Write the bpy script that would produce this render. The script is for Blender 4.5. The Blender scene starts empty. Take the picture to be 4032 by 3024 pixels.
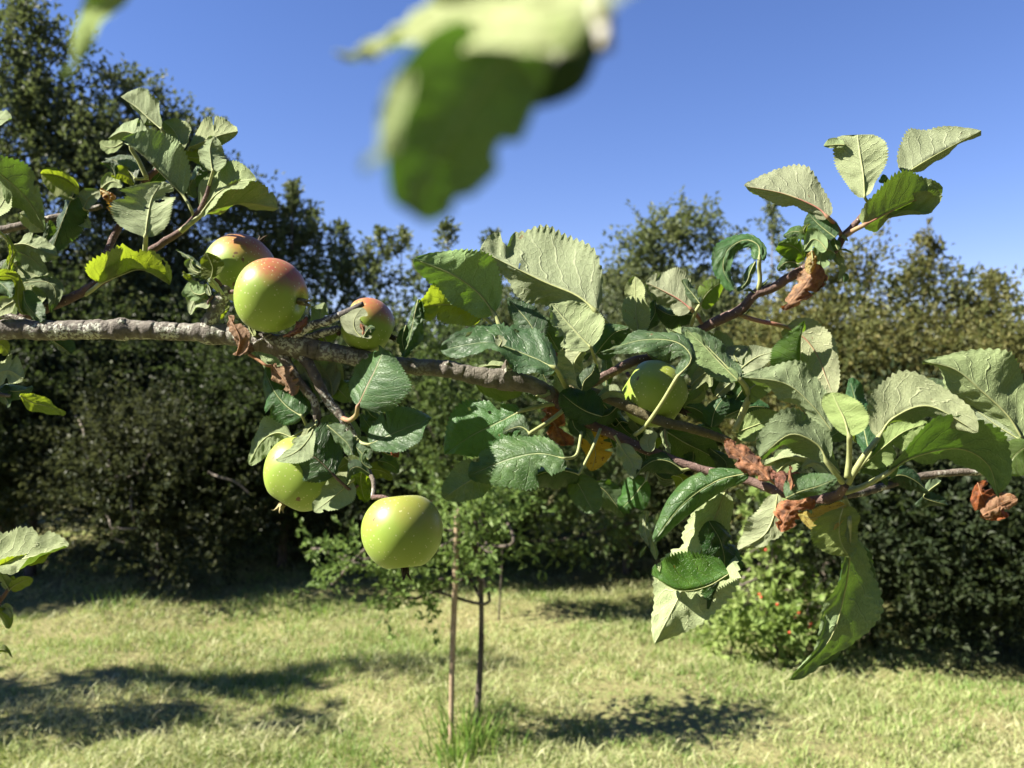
import bpy, math, random
import numpy as np
from mathutils import Vector, Matrix

random.seed(7)
RNG = np.random.default_rng(11)
scene = bpy.context.scene
COL = scene.collection

# ------------------------------------------------------------------ camera, sky, sun, exposure
F_PX, CX, CY = 3261.0, 2016.0, 1512.0        # focal length and centre in photograph pixels
CAM_Z = 1.6                                  # eye height
D0 = 0.70                                    # the branch hangs 70 cm from the lens
cam_data = bpy.data.cameras.new('camera')
cam_data.sensor_width = 36.0
cam_data.lens = 36.0 * F_PX / 4032.0
cam_data.clip_start = 0.02
cam_data.clip_end = 2000.0
cam_data.dof.use_dof = True
cam_data.dof.focus_distance = 0.70
cam_data.dof.aperture_fstop = 9.5
cam = bpy.data.objects.new('camera', cam_data)
cam.location = (0, 0, CAM_Z)
cam.rotation_euler = (math.radians(90), 0, 0)
COL.objects.link(cam)
scene.camera = cam

SUN = Vector((-0.73, -0.15, 0.68)).normalized()
world = bpy.data.worlds.new('World')
scene.world = world
world.use_nodes = True
wn = world.node_tree
wn.nodes.clear()
w_sky = wn.nodes.new('ShaderNodeTexSky')
w_sky.sky_type = 'NISHITA'
w_sky.sun_disc = False
w_sky.sun_elevation = math.asin(SUN.z)
w_sky.sun_rotation = math.atan2(SUN.x, SUN.y)
w_sky.air_density = 1.0
w_sky.dust_density = 0.0
w_sky.ozone_density = 4.0
w_hue = wn.nodes.new('ShaderNodeHueSaturation')
w_hue.inputs['Saturation'].default_value = 1.12
w_hue.inputs['Value'].default_value = 1.0
w_bg = wn.nodes.new('ShaderNodeBackground')
w_bg.inputs['Strength'].default_value = 0.0505
w_out = wn.nodes.new('ShaderNodeOutputWorld')
wn.links.new(w_sky.outputs[0], w_hue.inputs['Color'])
w_tint = wn.nodes.new('ShaderNodeMix')
w_tint.data_type = 'RGBA'
w_tint.blend_type = 'MULTIPLY'
w_tint.inputs[0].default_value = 1.0
w_tint.inputs[7].default_value = (0.93, 0.78, 0.96, 1.0)
wn.links.new(w_hue.outputs[0], w_tint.inputs[6])
wn.links.new(w_tint.outputs[2], w_bg.inputs[0])
wn.links.new(w_bg.outputs[0], w_out.inputs[0])

sun_data = bpy.data.lights.new('sun', 'SUN')
sun_data.energy = 5.0
sun_data.angle = math.radians(0.53)
sun_data.color = (1.0, 0.93, 0.80)
sun = bpy.data.objects.new('sun', sun_data)
sun.rotation_euler = SUN.to_track_quat('Z', 'Y').to_euler()
sun.location = SUN * 50
COL.objects.link(sun)

scene.render.engine = 'CYCLES'
scene.view_settings.view_transform = 'Standard'
scene.view_settings.look = 'None'
scene.view_settings.gamma = 1.0
scene.view_settings.use_curve_mapping = False
scene.view_settings.exposure = 1.88
scene.cycles.use_denoising = True
scene.cycles.max_bounces = 4
scene.cycles.diffuse_bounces = 2
scene.cycles.glossy_bounces = 2
scene.cycles.transmission_bounces = 4
scene.cycles.sample_clamp_indirect = 4.0

# ------------------------------------------------------------------ helpers
U = D0 / F_PX                                # metres per photograph pixel on the branch


def P(x, y, z=0.0):
    """a point of the branch: photo pixel plus depth (in branch pixels behind the 70 cm plane)"""
    d = D0 + z * U
    return np.array(((x - CX) * d / F_PX, d, CAM_Z - (y - CY) * d / F_PX))


def BG(x, y, Y):
    return np.array(((x - CX) * Y / F_PX, Y, CAM_Z - (y - CY) * Y / F_PX))


def tag(o, label=None, cat=None, group=None, kind=None):
    if label: o['label'] = label
    if cat: o['category'] = cat
    if group: o['group'] = group
    if kind: o['kind'] = kind
    return o


def empty(name, loc):
    o = bpy.data.objects.new(name, None)
    o.empty_display_size = 0.05
    o.location = tuple(loc)
    COL.objects.link(o)
    o['_w'] = [float(v) for v in loc]
    return o


def wloc(o):
    return np.array(o['_w'])


def mesh_np(name, verts, faces, uv=None, smooth=True, fmat=None):
    """faces: (n,k) int array with k = 3 or 4 (or a list of such arrays)"""
    me = bpy.data.meshes.new(name)
    verts = np.asarray(verts, dtype=np.float32)
    if not isinstance(faces, list): faces = [faces]
    faces = [np.asarray(f, dtype=np.int32) for f in faces if len(f)]
    loops = np.concatenate([f.ravel() for f in faces])
    tot = np.concatenate([np.full(len(f), f.shape[1], dtype=np.int32) for f in faces])
    start = np.concatenate(([0], np.cumsum(tot)[:-1])).astype(np.int32)
    me.vertices.add(len(verts))
    me.vertices.foreach_set('co', verts.ravel())
    me.loops.add(len(loops))
    me.loops.foreach_set('vertex_index', loops)
    me.polygons.add(len(tot))
    me.polygons.foreach_set('loop_start', start)
    me.polygons.foreach_set('loop_total', tot)
    me.polygons.foreach_set('use_smooth', np.full(len(tot), smooth, dtype=bool))
    if fmat is not None:
        me.polygons.foreach_set('material_index', np.asarray(fmat, dtype=np.int32))
    if uv is not None:
        lay = me.uv_layers.new(name='uv')
        lay.data.foreach_set('uv', np.asarray(uv, dtype=np.float32)[loops].ravel())
    me.update(calc_edges=True)
    me.validate()
    return me


def obj(name, verts, faces, mat, parent=None, origin=None, uv=None, smooth=True, mats=None, fmat=None):
    """one mesh object, verts in world space; the origin goes to `origin`"""
    verts = np.asarray(verts, dtype=float)
    if origin is None: origin = verts.mean(axis=0)
    origin = np.asarray(origin, dtype=float)
    me = mesh_np(name, verts - origin, faces, uv, smooth, fmat)
    for m in (mats or [mat]): me.materials.append(m)
    o = bpy.data.objects.new(name, me)
    COL.objects.link(o)
    o['_w'] = [float(v) for v in origin]
    if parent is not None:
        o.parent = parent
        o.location = tuple(origin - wloc(parent))
    else:
        o.location = tuple(origin)
    return o


def smooth_curve(pts, n):
    """Catmull-Rom through pts, resampled to n points evenly by length"""
    pts = np.asarray(pts, dtype=float)
    if len(pts) == 2:
        t = np.linspace(0, 1, n)[:, None]
        return pts[0] * (1 - t) + pts[1] * t
    ext = np.vstack((2 * pts[0] - pts[1], pts, 2 * pts[-1] - pts[-2]))
    out = []
    for i in range(len(pts) - 1):
        p0, p1, p2, p3 = ext[i:i + 4]
        for t in np.linspace(0, 1, 24, endpoint=False):
            out.append(0.5 * ((2 * p1) + (-p0 + p2) * t + (2 * p0 - 5 * p1 + 4 * p2 - p3) * t * t
                              + (-p0 + 3 * p1 - 3 * p2 + p3) * t ** 3))
    out.append(pts[-1])
    out = np.array(out)
    seg = np.concatenate(([0], np.cumsum(np.linalg.norm(np.diff(out, axis=0), axis=1))))
    s = np.linspace(0, seg[-1], n)
    return np.stack([np.interp(s, seg, out[:, k]) for k in range(out.shape[1])], axis=1)


def unit(v):
    v = np.asarray(v, dtype=float)
    return v / np.maximum(np.linalg.norm(v, axis=-1, keepdims=True), 1e-12)


def tube_np(path, radii, sides=8, rough=0.0, seed=0, cap=True):
    path = np.asarray(path, dtype=float)
    n = len(path)
    T = unit(np.gradient(path, axis=0))
    ref = np.array((0.0, 0.0, 1.0)) if abs(T[0][2]) < 0.9 else np.array((1.0, 0, 0))
    Nn = []
    nv = unit(np.cross(T[0], ref))
    for i in range(n):
        nv = unit(nv - T[i] * np.dot(nv, T[i]))
        Nn.append(nv)
    Nn = np.array(Nn)
    B = np.cross(T, Nn)
    a = np.linspace(0, 2 * math.pi, sides, endpoint=False)
    r = np.asarray(radii, dtype=float)[:, None] * np.ones((1, sides))
    if rough > 0:
        g = np.random.default_rng(seed)
        k = g.normal(size=(n, sides))
        k = (k + np.roll(k, 1, 1) + np.roll(k, -1, 1)) / 2
        k[1:-1] = (k[:-2] + k[1:-1] * 2 + k[2:]) / 3
        r = r * (1 + rough * k)
    V = path[:, None, :] + r[..., None] * (np.cos(a)[None, :, None] * Nn[:, None, :] + np.sin(a)[None, :, None] * B[:, None, :])
    V = V.reshape(-1, 3)
    i, j = np.meshgrid(np.arange(n - 1), np.arange(sides), indexing='ij')
    j2 = (j + 1) % sides
    Fq = np.stack((i * sides + j, i * sides + j2, (i + 1) * sides + j2, (i + 1) * sides + j), axis=-1).reshape(-1, 4)
    tris = np.zeros((0, 3), dtype=int)
    if cap:
        V = np.vstack((V, path[0], path[-1]))
        c0, c1 = n * sides, n * sides + 1
        jj = np.arange(sides)
        tris = np.vstack((np.stack((np.full(sides, c0), (jj + 1) % sides, jj), 1),
                          np.stack((np.full(sides, c1), (n - 1) * sides + jj, (n - 1) * sides + (jj + 1) % sides), 1)))
    return V, Fq, tris


def join_np(parts):
    """parts: list of (V, quads, tris) -> one"""
    Vs, Q, Tt, off = [], [], [], 0
    for V, q, t in parts:
        Vs.append(V)
        if len(q): Q.append(np.asarray(q) + off)
        if len(t): Tt.append(np.asarray(t) + off)
        off += len(V)
    Fc = []
    if Q: Fc.append(np.vstack(Q))
    if Tt: Fc.append(np.vstack(Tt))
    return np.vstack(Vs), Fc


# ------------------------------------------------------------------ node helper
class NT:
    def __init__(self, name):
        self.mat = bpy.data.materials.new(name)
        self.mat.use_nodes = True
        self.t = self.mat.node_tree
        self.t.nodes.clear()
        self.out = self.t.nodes.new('ShaderNodeOutputMaterial')

    def n(self, typ, **kw):
        nd = self.t.nodes.new(typ)
        for k, v in kw.items(): setattr(nd, k, v)
        return nd

    def l(self, a, b):
        self.t.links.new(a, b)

    def inp(self, sock, v):
        if isinstance(v, bpy.types.NodeSocket): self.l(v, sock)
        elif v is not None:
            if sock.type == 'RGBA' and len(v) == 3: v = (*v, 1)
            sock.default_value = v

    def math(self, op, a, b=None, c=None, clamp=False):
        nd = self.n('ShaderNodeMath', operation=op, use_clamp=clamp)
        self.inp(nd.inputs[0], a)
        if b is not None: self.inp(nd.inputs[1], b)
        if c is not None: self.inp(nd.inputs[2], c)
        return nd.outputs[0]

    def remap(self, v, a, b, c, d):
        nd = self.n('ShaderNodeMapRange', interpolation_type='SMOOTHSTEP')
        for k, x in zip(('Value', 'From Min', 'From Max', 'To Min', 'To Max'), (v, a, b, c, d)):
            self.inp(nd.inputs[k], x)
        return nd.outputs[0]

    def mix(self, f, a, b, blend='MIX'):
        nd = self.n('ShaderNodeMix', data_type='RGBA', blend_type=blend)
        self.inp(nd.inputs[0], f)
        self.inp(nd.inputs[6], a)
        self.inp(nd.inputs[7], b)
        return nd.outputs[2]

    def noise(self, vec, scale, detail=3, rough=0.55, dist=0.0):
        nd = self.n('ShaderNodeTexNoise')
        if vec is not None: self.l(vec, nd.inputs['Vector'])
        nd.inputs['Scale'].default_value = scale
        nd.inputs['Detail'].default_value = detail
        nd.inputs['Roughness'].default_value = rough
        nd.inputs['Distortion'].default_value = dist
        return nd.outputs['Fac']

    def voronoi(self, vec, scale, feature='F1', out='Distance'):
        nd = self.n('ShaderNodeTexVoronoi', feature=feature)
        if vec is not None: self.l(vec, nd.inputs['Vector'])
        nd.inputs['Scale'].default_value = scale
        return nd.outputs[out]

    def coords(self, what='Object'):
        return self.n('ShaderNodeTexCoord').outputs[what]

    def bump(self, h, strength=0.5, dist=0.001):
        nd = self.n('ShaderNodeBump')
        nd.inputs['Strength'].default_value = strength
        nd.inputs['Distance'].default_value = dist
        self.l(h, nd.inputs['Height'])
        return nd.outputs[0]

    def principled(self, color, rough=0.6, spec=0.4, normal=None, **kw):
        nd = self.n('ShaderNodeBsdfPrincipled')
        self.inp(nd.inputs['Base Color'], color)
        self.inp(nd.inputs['Roughness'], rough)
        self.inp(nd.inputs['Specular IOR Level'], spec)
        if normal is not None: self.l(normal, nd.inputs['Normal'])
        for k, v in kw.items(): self.inp(nd.inputs[k], v)
        return nd.outputs[0]

    def translucent(self, color, normal=None):
        nd = self.n('ShaderNodeBsdfTranslucent')
        self.inp(nd.inputs[0], color)
        if normal is not None: self.l(normal, nd.inputs['Normal'])
        return nd.outputs[0]

    def mixsh(self, f, a, b):
        nd = self.n('ShaderNodeMixShader')
        self.inp(nd.inputs[0], f)
        self.l(a, nd.inputs[1])
        self.l(b, nd.inputs[2])
        return nd.outputs[0]

    def done(self, sh):
        self.l(sh, self.out.inputs['Surface'])
        return self.mat


def leaf_material(name, top1, top2, under, trans, vein_top, vein_under, fac=0.34, spots=0.62, gloss=0.45):
    m = NT(name)
    uvn = m.n('ShaderNodeUVMap', uv_map='uv').outputs[0]
    sp = m.n('ShaderNodeSeparateXYZ')
    m.l(uvn, sp.inputs[0])
    u, v = sp.outputs[0], sp.outputs[1]
    info = m.n('ShaderNodeObjectInfo')
    au = m.math('ABSOLUTE', u)
    side = m.math('GREATER_THAN', u, 0.0)
    ph = m.math('SUBTRACT', m.math('MULTIPLY', v, m.math('ADD', 6.5, m.math('MULTIPLY', info.outputs['Random'], 2.5))), m.math('MULTIPLY', au, 1.9))
    ph = m.math('ADD', ph, m.math('MULTIPLY', side, 0.43))
    ph = m.math('ADD', ph, m.math('MULTIPLY', info.outputs['Random'], 3.0))
    wob = m.n('ShaderNodeCombineXYZ')
    m.l(u, wob.inputs[0])
    m.l(v, wob.inputs[1])
    m.l(m.math('MULTIPLY', info.outputs['Random'], 31.0), wob.inputs[2])
    ph = m.math('ADD', ph, m.math('MULTIPLY', m.noise(wob.outputs[0], 3.5, 2, 0.5), 1.3))
    fr = m.math('ABSOLUTE', m.math('SUBTRACT', m.math('FRACT', ph), 0.5))
    vein = m.remap(fr, 0.0, 0.085, 1.0, 0.0)
    vein = m.math('MULTIPLY', vein, m.remap(au, 0.55, 1.0, 1.0, 0.25))
    mid = m.remap(au, 0.02, 0.07, 1.0, 0.0)
    cmb = m.n('ShaderNodeCombineXYZ')
    m.l(m.math('MULTIPLY', u, 0.34), cmb.inputs[0])
    m.l(v, cmb.inputs[1])
    m.l(m.math('MULTIPLY', info.outputs['Random'], 7.0), cmb.inputs[2])
    vec = cmb.outputs[0]
    ret = m.remap(m.voronoi(vec, 33.0, 'DISTANCE_TO_EDGE'), 0.0, 0.09, 1.0, 0.0)
    fine = m.noise(vec, 60.0, 3, 0.6)
    big = m.noise(vec, 5.0, 3, 0.6)
    main = m.math('MAXIMUM', vein, mid)
    allv = m.math('MAXIMUM', main, m.math('MULTIPLY', ret, 0.36))
    ctop = m.mix(m.remap(big, 0.36, 0.64, 0, 1), top1, top2)
    ctop = m.mix(m.math('MULTIPLY', allv, 0.55), ctop, vein_top)
    cund = m.mix(m.remap(fine, 0.25, 0.8, 0.0, 1.0), tuple(c * 0.70 for c in under), under)
    cund = m.mix(m.math('MULTIPLY', allv, 0.6), cund, vein_under)
    rust = m.remap(m.noise(vec, 9.0, 4, 0.6), spots + 0.09, spots + 0.13, 0.0, 1.0)
    ctop = m.mix(rust, ctop, (0.19, 0.085, 0.03))
    cund = m.mix(m.math('MULTIPLY', rust, 0.7), cund, (0.21, 0.12, 0.05))
    geo = m.n('ShaderNodeNewGeometry')
    back = geo.outputs['Backfacing']
    col = m.mix(back, ctop, cund)
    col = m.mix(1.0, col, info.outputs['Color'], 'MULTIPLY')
    val = m.math('ADD', m.math('MULTIPLY', info.outputs['Random'], 0.35), 0.82)
    hs = m.n('ShaderNodeHueSaturation')
    m.l(val, hs.inputs['Value'])
    m.l(m.math('ADD', 0.482, m.math('MULTIPLY', m.math('FRACT', m.math('MULTIPLY', info.outputs['Random'], 7.31)), 0.034)), hs.inputs['Hue'])
    m.l(m.math('ADD', 0.80, m.math('MULTIPLY', m.math('FRACT', m.math('MULTIPLY', info.outputs['Random'], 3.77)), 0.34)), hs.inputs['Saturation'])
    m.l(col, hs.inputs['Color'])
    col = hs.outputs[0]
    h = m.math('ADD', m.math('MULTIPLY', allv, -0.8), m.math('MULTIPLY', fine, 0.25))
    nrm = m.bump(h, 0.62, 0.0014)
    rough = m.math('ADD', m.math('MULTIPLY', back, 0.42), gloss)
    spec = m.math('SUBTRACT', 0.42, m.math('MULTIPLY', back, 0.32))
    sh = m.principled(col, rough, spec, nrm)
    tcol = m.mix(m.math('MULTIPLY', allv, 0.55), trans, tuple(c * 0.45 for c in trans))
    tcol = m.mix(m.math('MULTIPLY', big, 0.5), tcol, tuple(c * 0.6 for c in trans))
    tcol = m.mix(rust, tcol, (0.14, 0.05, 0.01))
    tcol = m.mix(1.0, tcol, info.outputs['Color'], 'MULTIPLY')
    tr = m.translucent(tcol, nrm)
    return m.done(m.mixsh(fac, sh, tr))


def rough_material(name, c1, c2, scale=20.0, rough=0.8, bump=0.4, bdist=0.001, c3=None, spec=0.25, trans=None):
    m = NT(name)
    co = m.coords()
    n1 = m.noise(co, scale, 4, 0.62, 0.3)
    col = m.mix(m.remap(n1, 0.3, 0.7, 0, 1), c1, c2)
    if c3 is not None:
        col = m.mix(m.remap(m.noise(co, scale * 0.37, 3, 0.6), 0.5, 0.66, 0, 1), col, c3)
    sh = m.principled(col, rough, spec, m.bump(n1, bump, bdist))
    if trans is not None: sh = m.mixsh(0.3, sh, m.translucent(trans))
    return m.done(sh)


M = {}
M['leaf'] = leaf_material('apple_leaf', (0.036, 0.085, 0.026), (0.066, 0.13, 0.040), (0.345, 0.41, 0.225),
                          (0.145, 0.245, 0.018), (0.11, 0.155, 0.06), (0.46, 0.51, 0.31))
M['leaf_lime'] = leaf_material('lime_leaf', (0.075, 0.13, 0.02), (0.12, 0.175, 0.03), (0.22, 0.27, 0.09),
                               (0.32, 0.42, 0.02), (0.26, 0.30, 0.08), (0.40, 0.43, 0.18), fac=0.45)
M['leaf_yellow'] = leaf_material('yellow_leaf', (0.42, 0.25, 0.04), (0.30, 0.22, 0.045), (0.38, 0.29, 0.09),
                                 (0.65, 0.40, 0.03), (0.55, 0.38, 0.10), (0.5, 0.4, 0.16), fac=0.4, spots=0.5)
M['leaf_dead'] = leaf_material('withered_leaf', (0.32, 0.125, 0.042), (0.075, 0.036, 0.020), (0.26, 0.115, 0.048),
                               (0.40, 0.12, 0.02), (0.20, 0.08, 0.03), (0.30, 0.14, 0.06), fac=0.3, spots=0.5, gloss=0.62)
M['leaf_tan'] = leaf_material('tan_leaf', (0.27, 0.165, 0.10), (0.19, 0.10, 0.06), (0.30, 0.19, 0.12),
                              (0.40, 0.18, 0.06), (0.30, 0.18, 0.10), (0.40, 0.26, 0.16), fac=0.3, spots=0.5, gloss=0.62)
M['stalk'] = rough_material('leaf_stalk', (0.23, 0.26, 0.10), (0.30, 0.32, 0.15), 200, 0.6, 0.2, 0.0003)
M['stalk_red'] = rough_material('red_leaf_stalk', (0.26, 0.10, 0.08), (0.27, 0.23, 0.11), 60, 0.55, 0.2, 0.0003)


def bark_material(name, c1, c2, lichen, amount, scale=1.0, dots=0.0):
    m = NT(name)
    co = m.coords()
    n1 = m.noise(co, 90 * scale, 5, 0.65, 0.4)
    n2 = m.noise(co, 340 * scale, 4, 0.65)
    col = m.mix(m.remap(n1, 0.3, 0.7, 0, 1), c1, c2)
    if amount > 0:
        patch = m.remap(m.noise(co, 45 * scale, 3, 0.6), 0.52 - amount, 0.62 - amount, 0, 1)
        gn = m.n('ShaderNodeSeparateXYZ')
        m.l(m.n('ShaderNodeNewGeometry').outputs['Normal'], gn.inputs[0])
        patch = m.math('MULTIPLY', patch, m.remap(gn.outputs[2], 0.35, 0.95, 1.0, 0.08))     # grows on the damp underside
        along = m.n('ShaderNodeSeparateXYZ')
        m.l(co, along.inputs[0])
        patch = m.math('MULTIPLY', patch, m.remap(along.outputs[0], 1.60, 1.80, 1.0, 0.08))
        speck = m.remap(m.noise(co, 420 * scale, 2, 0.5), 0.44, 0.54, 0, 1)
        k = m.math('MULTIPLY', patch, speck)
        col = m.mix(k, col, lichen)
    if dots > 0:
        d = m.remap(m.voronoi(co, 260 * scale), dots, dots + 0.07, 1, 0)
        col = m.mix(d, col, (0.46, 0.40, 0.34))
    h = m.math('ADD', m.math('MULTIPLY', n1, 0.7), m.math('MULTIPLY', n2, 0.6))
    return m.done(m.principled(col, 0.82, 0.25, m.bump(h, 1.0, 0.0026 / scale)))


M['bark'] = bark_material('apple_bark', (0.085, 0.075, 0.064), (0.170, 0.152, 0.130), (0.42, 0.43, 0.36), 0.045)
M['twig'] = bark_material('twig_bark', (0.085, 0.052, 0.044), (0.15, 0.10, 0.085), (0.4, 0.4, 0.35), 0.0, 1.0, 0.10)
M['twig_grey'] = bark_material('grey_twig_bark', (0.07, 0.058, 0.047), (0.15, 0.125, 0.10), (0.46, 0.46, 0.40), 0.03, 1.0)
M['twig_olive'] = bark_material('olive_twig_bark', (0.085, 0.074, 0.038), (0.14, 0.12, 0.065), (0.4, 0.4, 0.35), 0.0, 1.0, 0.08)
M['dead_twig'] = bark_material('dead_twig_bark', (0.06, 0.052, 0.048), (0.13, 0.12, 0.11), (0.55, 0.55, 0.52), 0.02, 1.0)

# ------------------------------------------------------------------ setting: meadow, grass, hedge row
def ground_z(x, y):
    return (0.030 * np.sin(x * 1.7 + 0.6) * np.cos(y * 1.3) + 0.020 * np.sin(x * 4.1 + y * 2.3) + 0.014 * np.sin(y * 6.7 - x * 2.9)
            + 0.008 * np.sin(x * 11.0 + 1.0) * np.sin(y * 12.7)) * np.exp(-np.maximum(0, np.hypot(x, y) - 14) / 6)


def ground_material():
    m = NT('meadow_soil')
    co = m.coords()
    n1 = m.noise(co, 1.2, 5, 0.6)
    n2 = m.noise(co, 30, 4, 0.65)
    col = m.mix(m.remap(n1, 0.35, 0.65, 0, 1), (0.13, 0.16, 0.055), (0.25, 0.235, 0.11))
    col = m.mix(m.remap(n2, 0.3, 0.7, 0, 1), col, (0.15, 0.135, 0.065))
    return m.done(m.principled(col, 0.95, 0.1, m.bump(n2, 0.8, 0.02)))


M['ground'] = ground_material()
gx = np.concatenate((-np.geomspace(120, 9, 24), np.linspace(-8.8, 8.8, 260), np.geomspace(9, 120, 24)))
gy = np.concatenate((-np.geomspace(100, 2, 24), np.linspace(-1.8, 12, 200), np.geomspace(12.3, 160, 24)))
GX, GY = np.meshgrid(gx, gy, indexing='xy')
GV = np.stack((GX, GY, ground_z(GX, GY)), -1).reshape(-1, 3)
ii, jj = np.meshgrid(np.arange(len(gy) - 1), np.arange(len(gx) - 1), indexing='ij')
nx_ = len(gx)
GQ = np.stack((ii * nx_ + jj, ii * nx_ + jj + 1, (ii + 1) * nx_ + jj + 1, (ii + 1) * nx_ + jj), -1).reshape(-1, 4)
tag(obj('ground', GV, GQ, M['ground'], origin=(0, 0, 0)), kind='structure')


def blade_material(name, ca, cb, cc, scale, trans):
    m = NT(name)
    co = m.coords()
    geo = m.n('ShaderNodeNewGeometry')
    rnd = geo.outputs['Random Per Island']
    n1 = m.noise(co, scale, 4, 0.6)
    k = m.remap(m.math('ADD', n1, m.math('MULTIPLY', m.math('SUBTRACT', rnd, 0.5), 0.35)), 0.36, 0.62, 0, 1)
    col = m.mix(k, ca, cb)
    col = m.mix(m.remap(rnd, 0.72, 0.95, 0, 1), col, cc)
    sh = m.principled(col, 0.55, 0.3)
    return m.done(m.mixsh(0.35, sh, m.translucent(m.mix(0.5, col, trans))))


M['grass'] = blade_material('mown_grass', (0.175, 0.285, 0.07), (0.335, 0.385, 0.15), (0.46, 0.46, 0.25), 0.9, (0.35, 0.42, 0.08))
M['straw'] = blade_material('cut_grass', (0.39, 0.40, 0.20), (0.27, 0.335, 0.12), (0.49, 0.475, 0.28), 1.5, (0.45, 0.40, 0.15))
M['tuft'] = blade_material('long_grass', (0.11, 0.22, 0.035), (0.19, 0.27, 0.06), (0.33, 0.33, 0.12), 2.0, (0.25, 0.42, 0.06))


def blades(x, y, h, w, lean, az, rng):
    """bent tapering blades: 5 verts, 1 quad + 1 tri each"""
    n = len(x)
    z = ground_z(x, y)
    dx, dy = np.cos(az), np.sin(az)
    px, py = -dy, dx
    tw = rng.random(n) * math.pi
    px, py = np.cos(tw), np.sin(tw)
    base = np.stack((x, y, z - 0.003), -1)
    s1, s2 = np.sin(lean * 0.6), np.sin(lean)
    c1, c2 = np.cos(lean * 0.6), np.cos(lean)
    mid = base + np.stack((dx * s1, dy * s1, c1), -1) * (h * 0.5)[:, None]
    tip = mid + np.stack((dx * s2, dy * s2, c2), -1) * (h * 0.5)[:, None]
    wv = np.stack((px, py, np.zeros(n)), -1) * (w * 0.5)[:, None]
    V = np.stack((base - wv, base + wv, mid + wv * 0.8, mid - wv * 0.8, tip), 1).reshape(-1, 3)
    b = np.arange(n)[:, None] * 5
    return V, b + np.array((0, 1, 2, 3)), b + np.array((3, 2, 4))


def lawn_points(n, rng, ymin=3.1, ymax=9.0):
    y = ymin + (ymax - ymin) * rng.random(n) ** 1.35
    x = (rng.random(n) * 2 - 1) * (y * 0.68 + 0.4)
    return x, y


rg = np.random.default_rng(5)
x, y = lawn_points(280000, rg)
xo, yo = (rg.random(110000) * 2 - 1) * 8.5, 1.2 + 7.8 * rg.random(110000)          # thinner beyond the edges of the view
ko = (np.abs(xo) > yo * 0.68 + 0.35) | (yo < 3.15)
x, y = np.concatenate((x, xo[ko])), np.concatenate((y, yo[ko]))
dens = 0.5 + 0.5 * np.sin(x * 2.3 + np.sin(y * 3.1) * 1.4) * np.cos(y * 2.1 + np.sin(x * 1.9))
dens = np.clip(dens + 0.45 * np.sin(x * 9.1 + 2 * np.sin(y * 7.3)) * np.sin(y * 10.7 + 1.7 * np.sin(x * 8.3)), 0, 1)
keep = rg.random(len(x)) < 0.22 + 0.78 * dens
x, y, dens = x[keep], y[keep], dens[keep]
h = (0.022 + 0.032 * rg.random(len(x)) ** 2) * (0.5 + 1.0 * dens)
V, Q, T3 = blades(x, y, h, 0.0035 + 0.003 * rg.random(len(x)), 0.25 + 1.0 * rg.random(len(x)), rg.random(len(x)) * 6.28, rg)
tag(obj('grass', V, [Q, T3], M['grass'], origin=(0, 0, 0), smooth=False), 'short mown grass covering the meadow', 'grass', kind='stuff')
x, y = lawn_points(90000, rg)
cl = np.sin(x * 3.3 + 1.2 * np.sin(y * 2.7)) * np.sin(y * 4.1 + np.sin(x * 2.2)) + 0.35 * rg.normal(size=len(x))
k = cl > 0.05
x, y = x[k], y[k]
V, Q, T3 = blades(x, y, 0.035 + 0.065 * rg.random(len(x)), 0.003 + 0.003 * rg.random(len(x)), 1.15 + 0.5 * rg.random(len(x)), rg.random(len(x)) * 6.28, rg)
V[:, 2] += np.repeat(rg.random(len(x)) * (0.02 + 0.05 * np.clip(cl[k], 0, 1)), 5)
tag(obj('grass_clippings', V, [Q, T3], M['straw'], origin=(0, 0, 0), smooth=False), 'dry straw coloured clippings lying on the mown meadow', 'hay', kind='stuff')


# ---- foliage
def foliage_material(name, c1, c2, c3, trans, scale=2.0, fac=0.35):
    m = NT(name)
    co = m.coords()
    rnd = m.n('ShaderNodeNewGeometry').outputs['Random Per Island']
    n1 = m.noise(co, scale, 3, 0.6)
    col = m.mix(m.remap(n1, 0.35, 0.65, 0, 1), c1, c2)
    col = m.mix(m.remap(rnd, 0.70, 1.0, 0, 0.8), col, c3)
    sh = m.principled(col, 0.5, 0.22)
    return m.done(m.mixsh(fac, sh, m.translucent(m.mix(0.5, col, trans))))


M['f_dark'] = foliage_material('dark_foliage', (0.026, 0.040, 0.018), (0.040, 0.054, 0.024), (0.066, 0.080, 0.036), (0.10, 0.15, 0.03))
M['f_mid'] = foliage_material('mid_foliage', (0.068, 0.092, 0.042), (0.10, 0.118, 0.054), (0.145, 0.155, 0.08), (0.14, 0.18, 0.04))
M['f_pale'] = foliage_material('pale_foliage', (0.092, 0.120, 0.050), (0.14, 0.16, 0.066), (0.185, 0.20, 0.095), (0.20, 0.25, 0.06))
M['f_olive'] = foliage_material('olive_foliage', (0.090, 0.110, 0.036), (0.135, 0.138, 0.046), (0.18, 0.16, 0.06), (0.22, 0.20, 0.04))
M['f_lime'] = foliage_material('lime_foliage', (0.15, 0.225, 0.055), (0.23, 0.30, 0.09), (0.29, 0.35, 0.135), (0.32, 0.45, 0.08), fac=0.4)
M['f_fresh'] = foliage_material('fresh_foliage', (0.10, 0.165, 0.045), (0.15, 0.22, 0.06), (0.21, 0.28, 0.09), (0.20, 0.30, 0.06), fac=0.38)
M['f_leafy'] = foliage_material('leafy_foliage', (0.055, 0.090, 0.027), (0.085, 0.125, 0.036), (0.13, 0.165, 0.055), (0.15, 0.22, 0.045), fac=0.36)
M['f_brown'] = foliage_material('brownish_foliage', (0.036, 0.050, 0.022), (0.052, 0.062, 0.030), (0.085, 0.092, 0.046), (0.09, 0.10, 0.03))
M['f_trunk'] = rough_material('hedge_bark', (0.05, 0.042, 0.034), (0.12, 0.10, 0.08), 14, 0.9, 0.7, 0.02)
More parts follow.
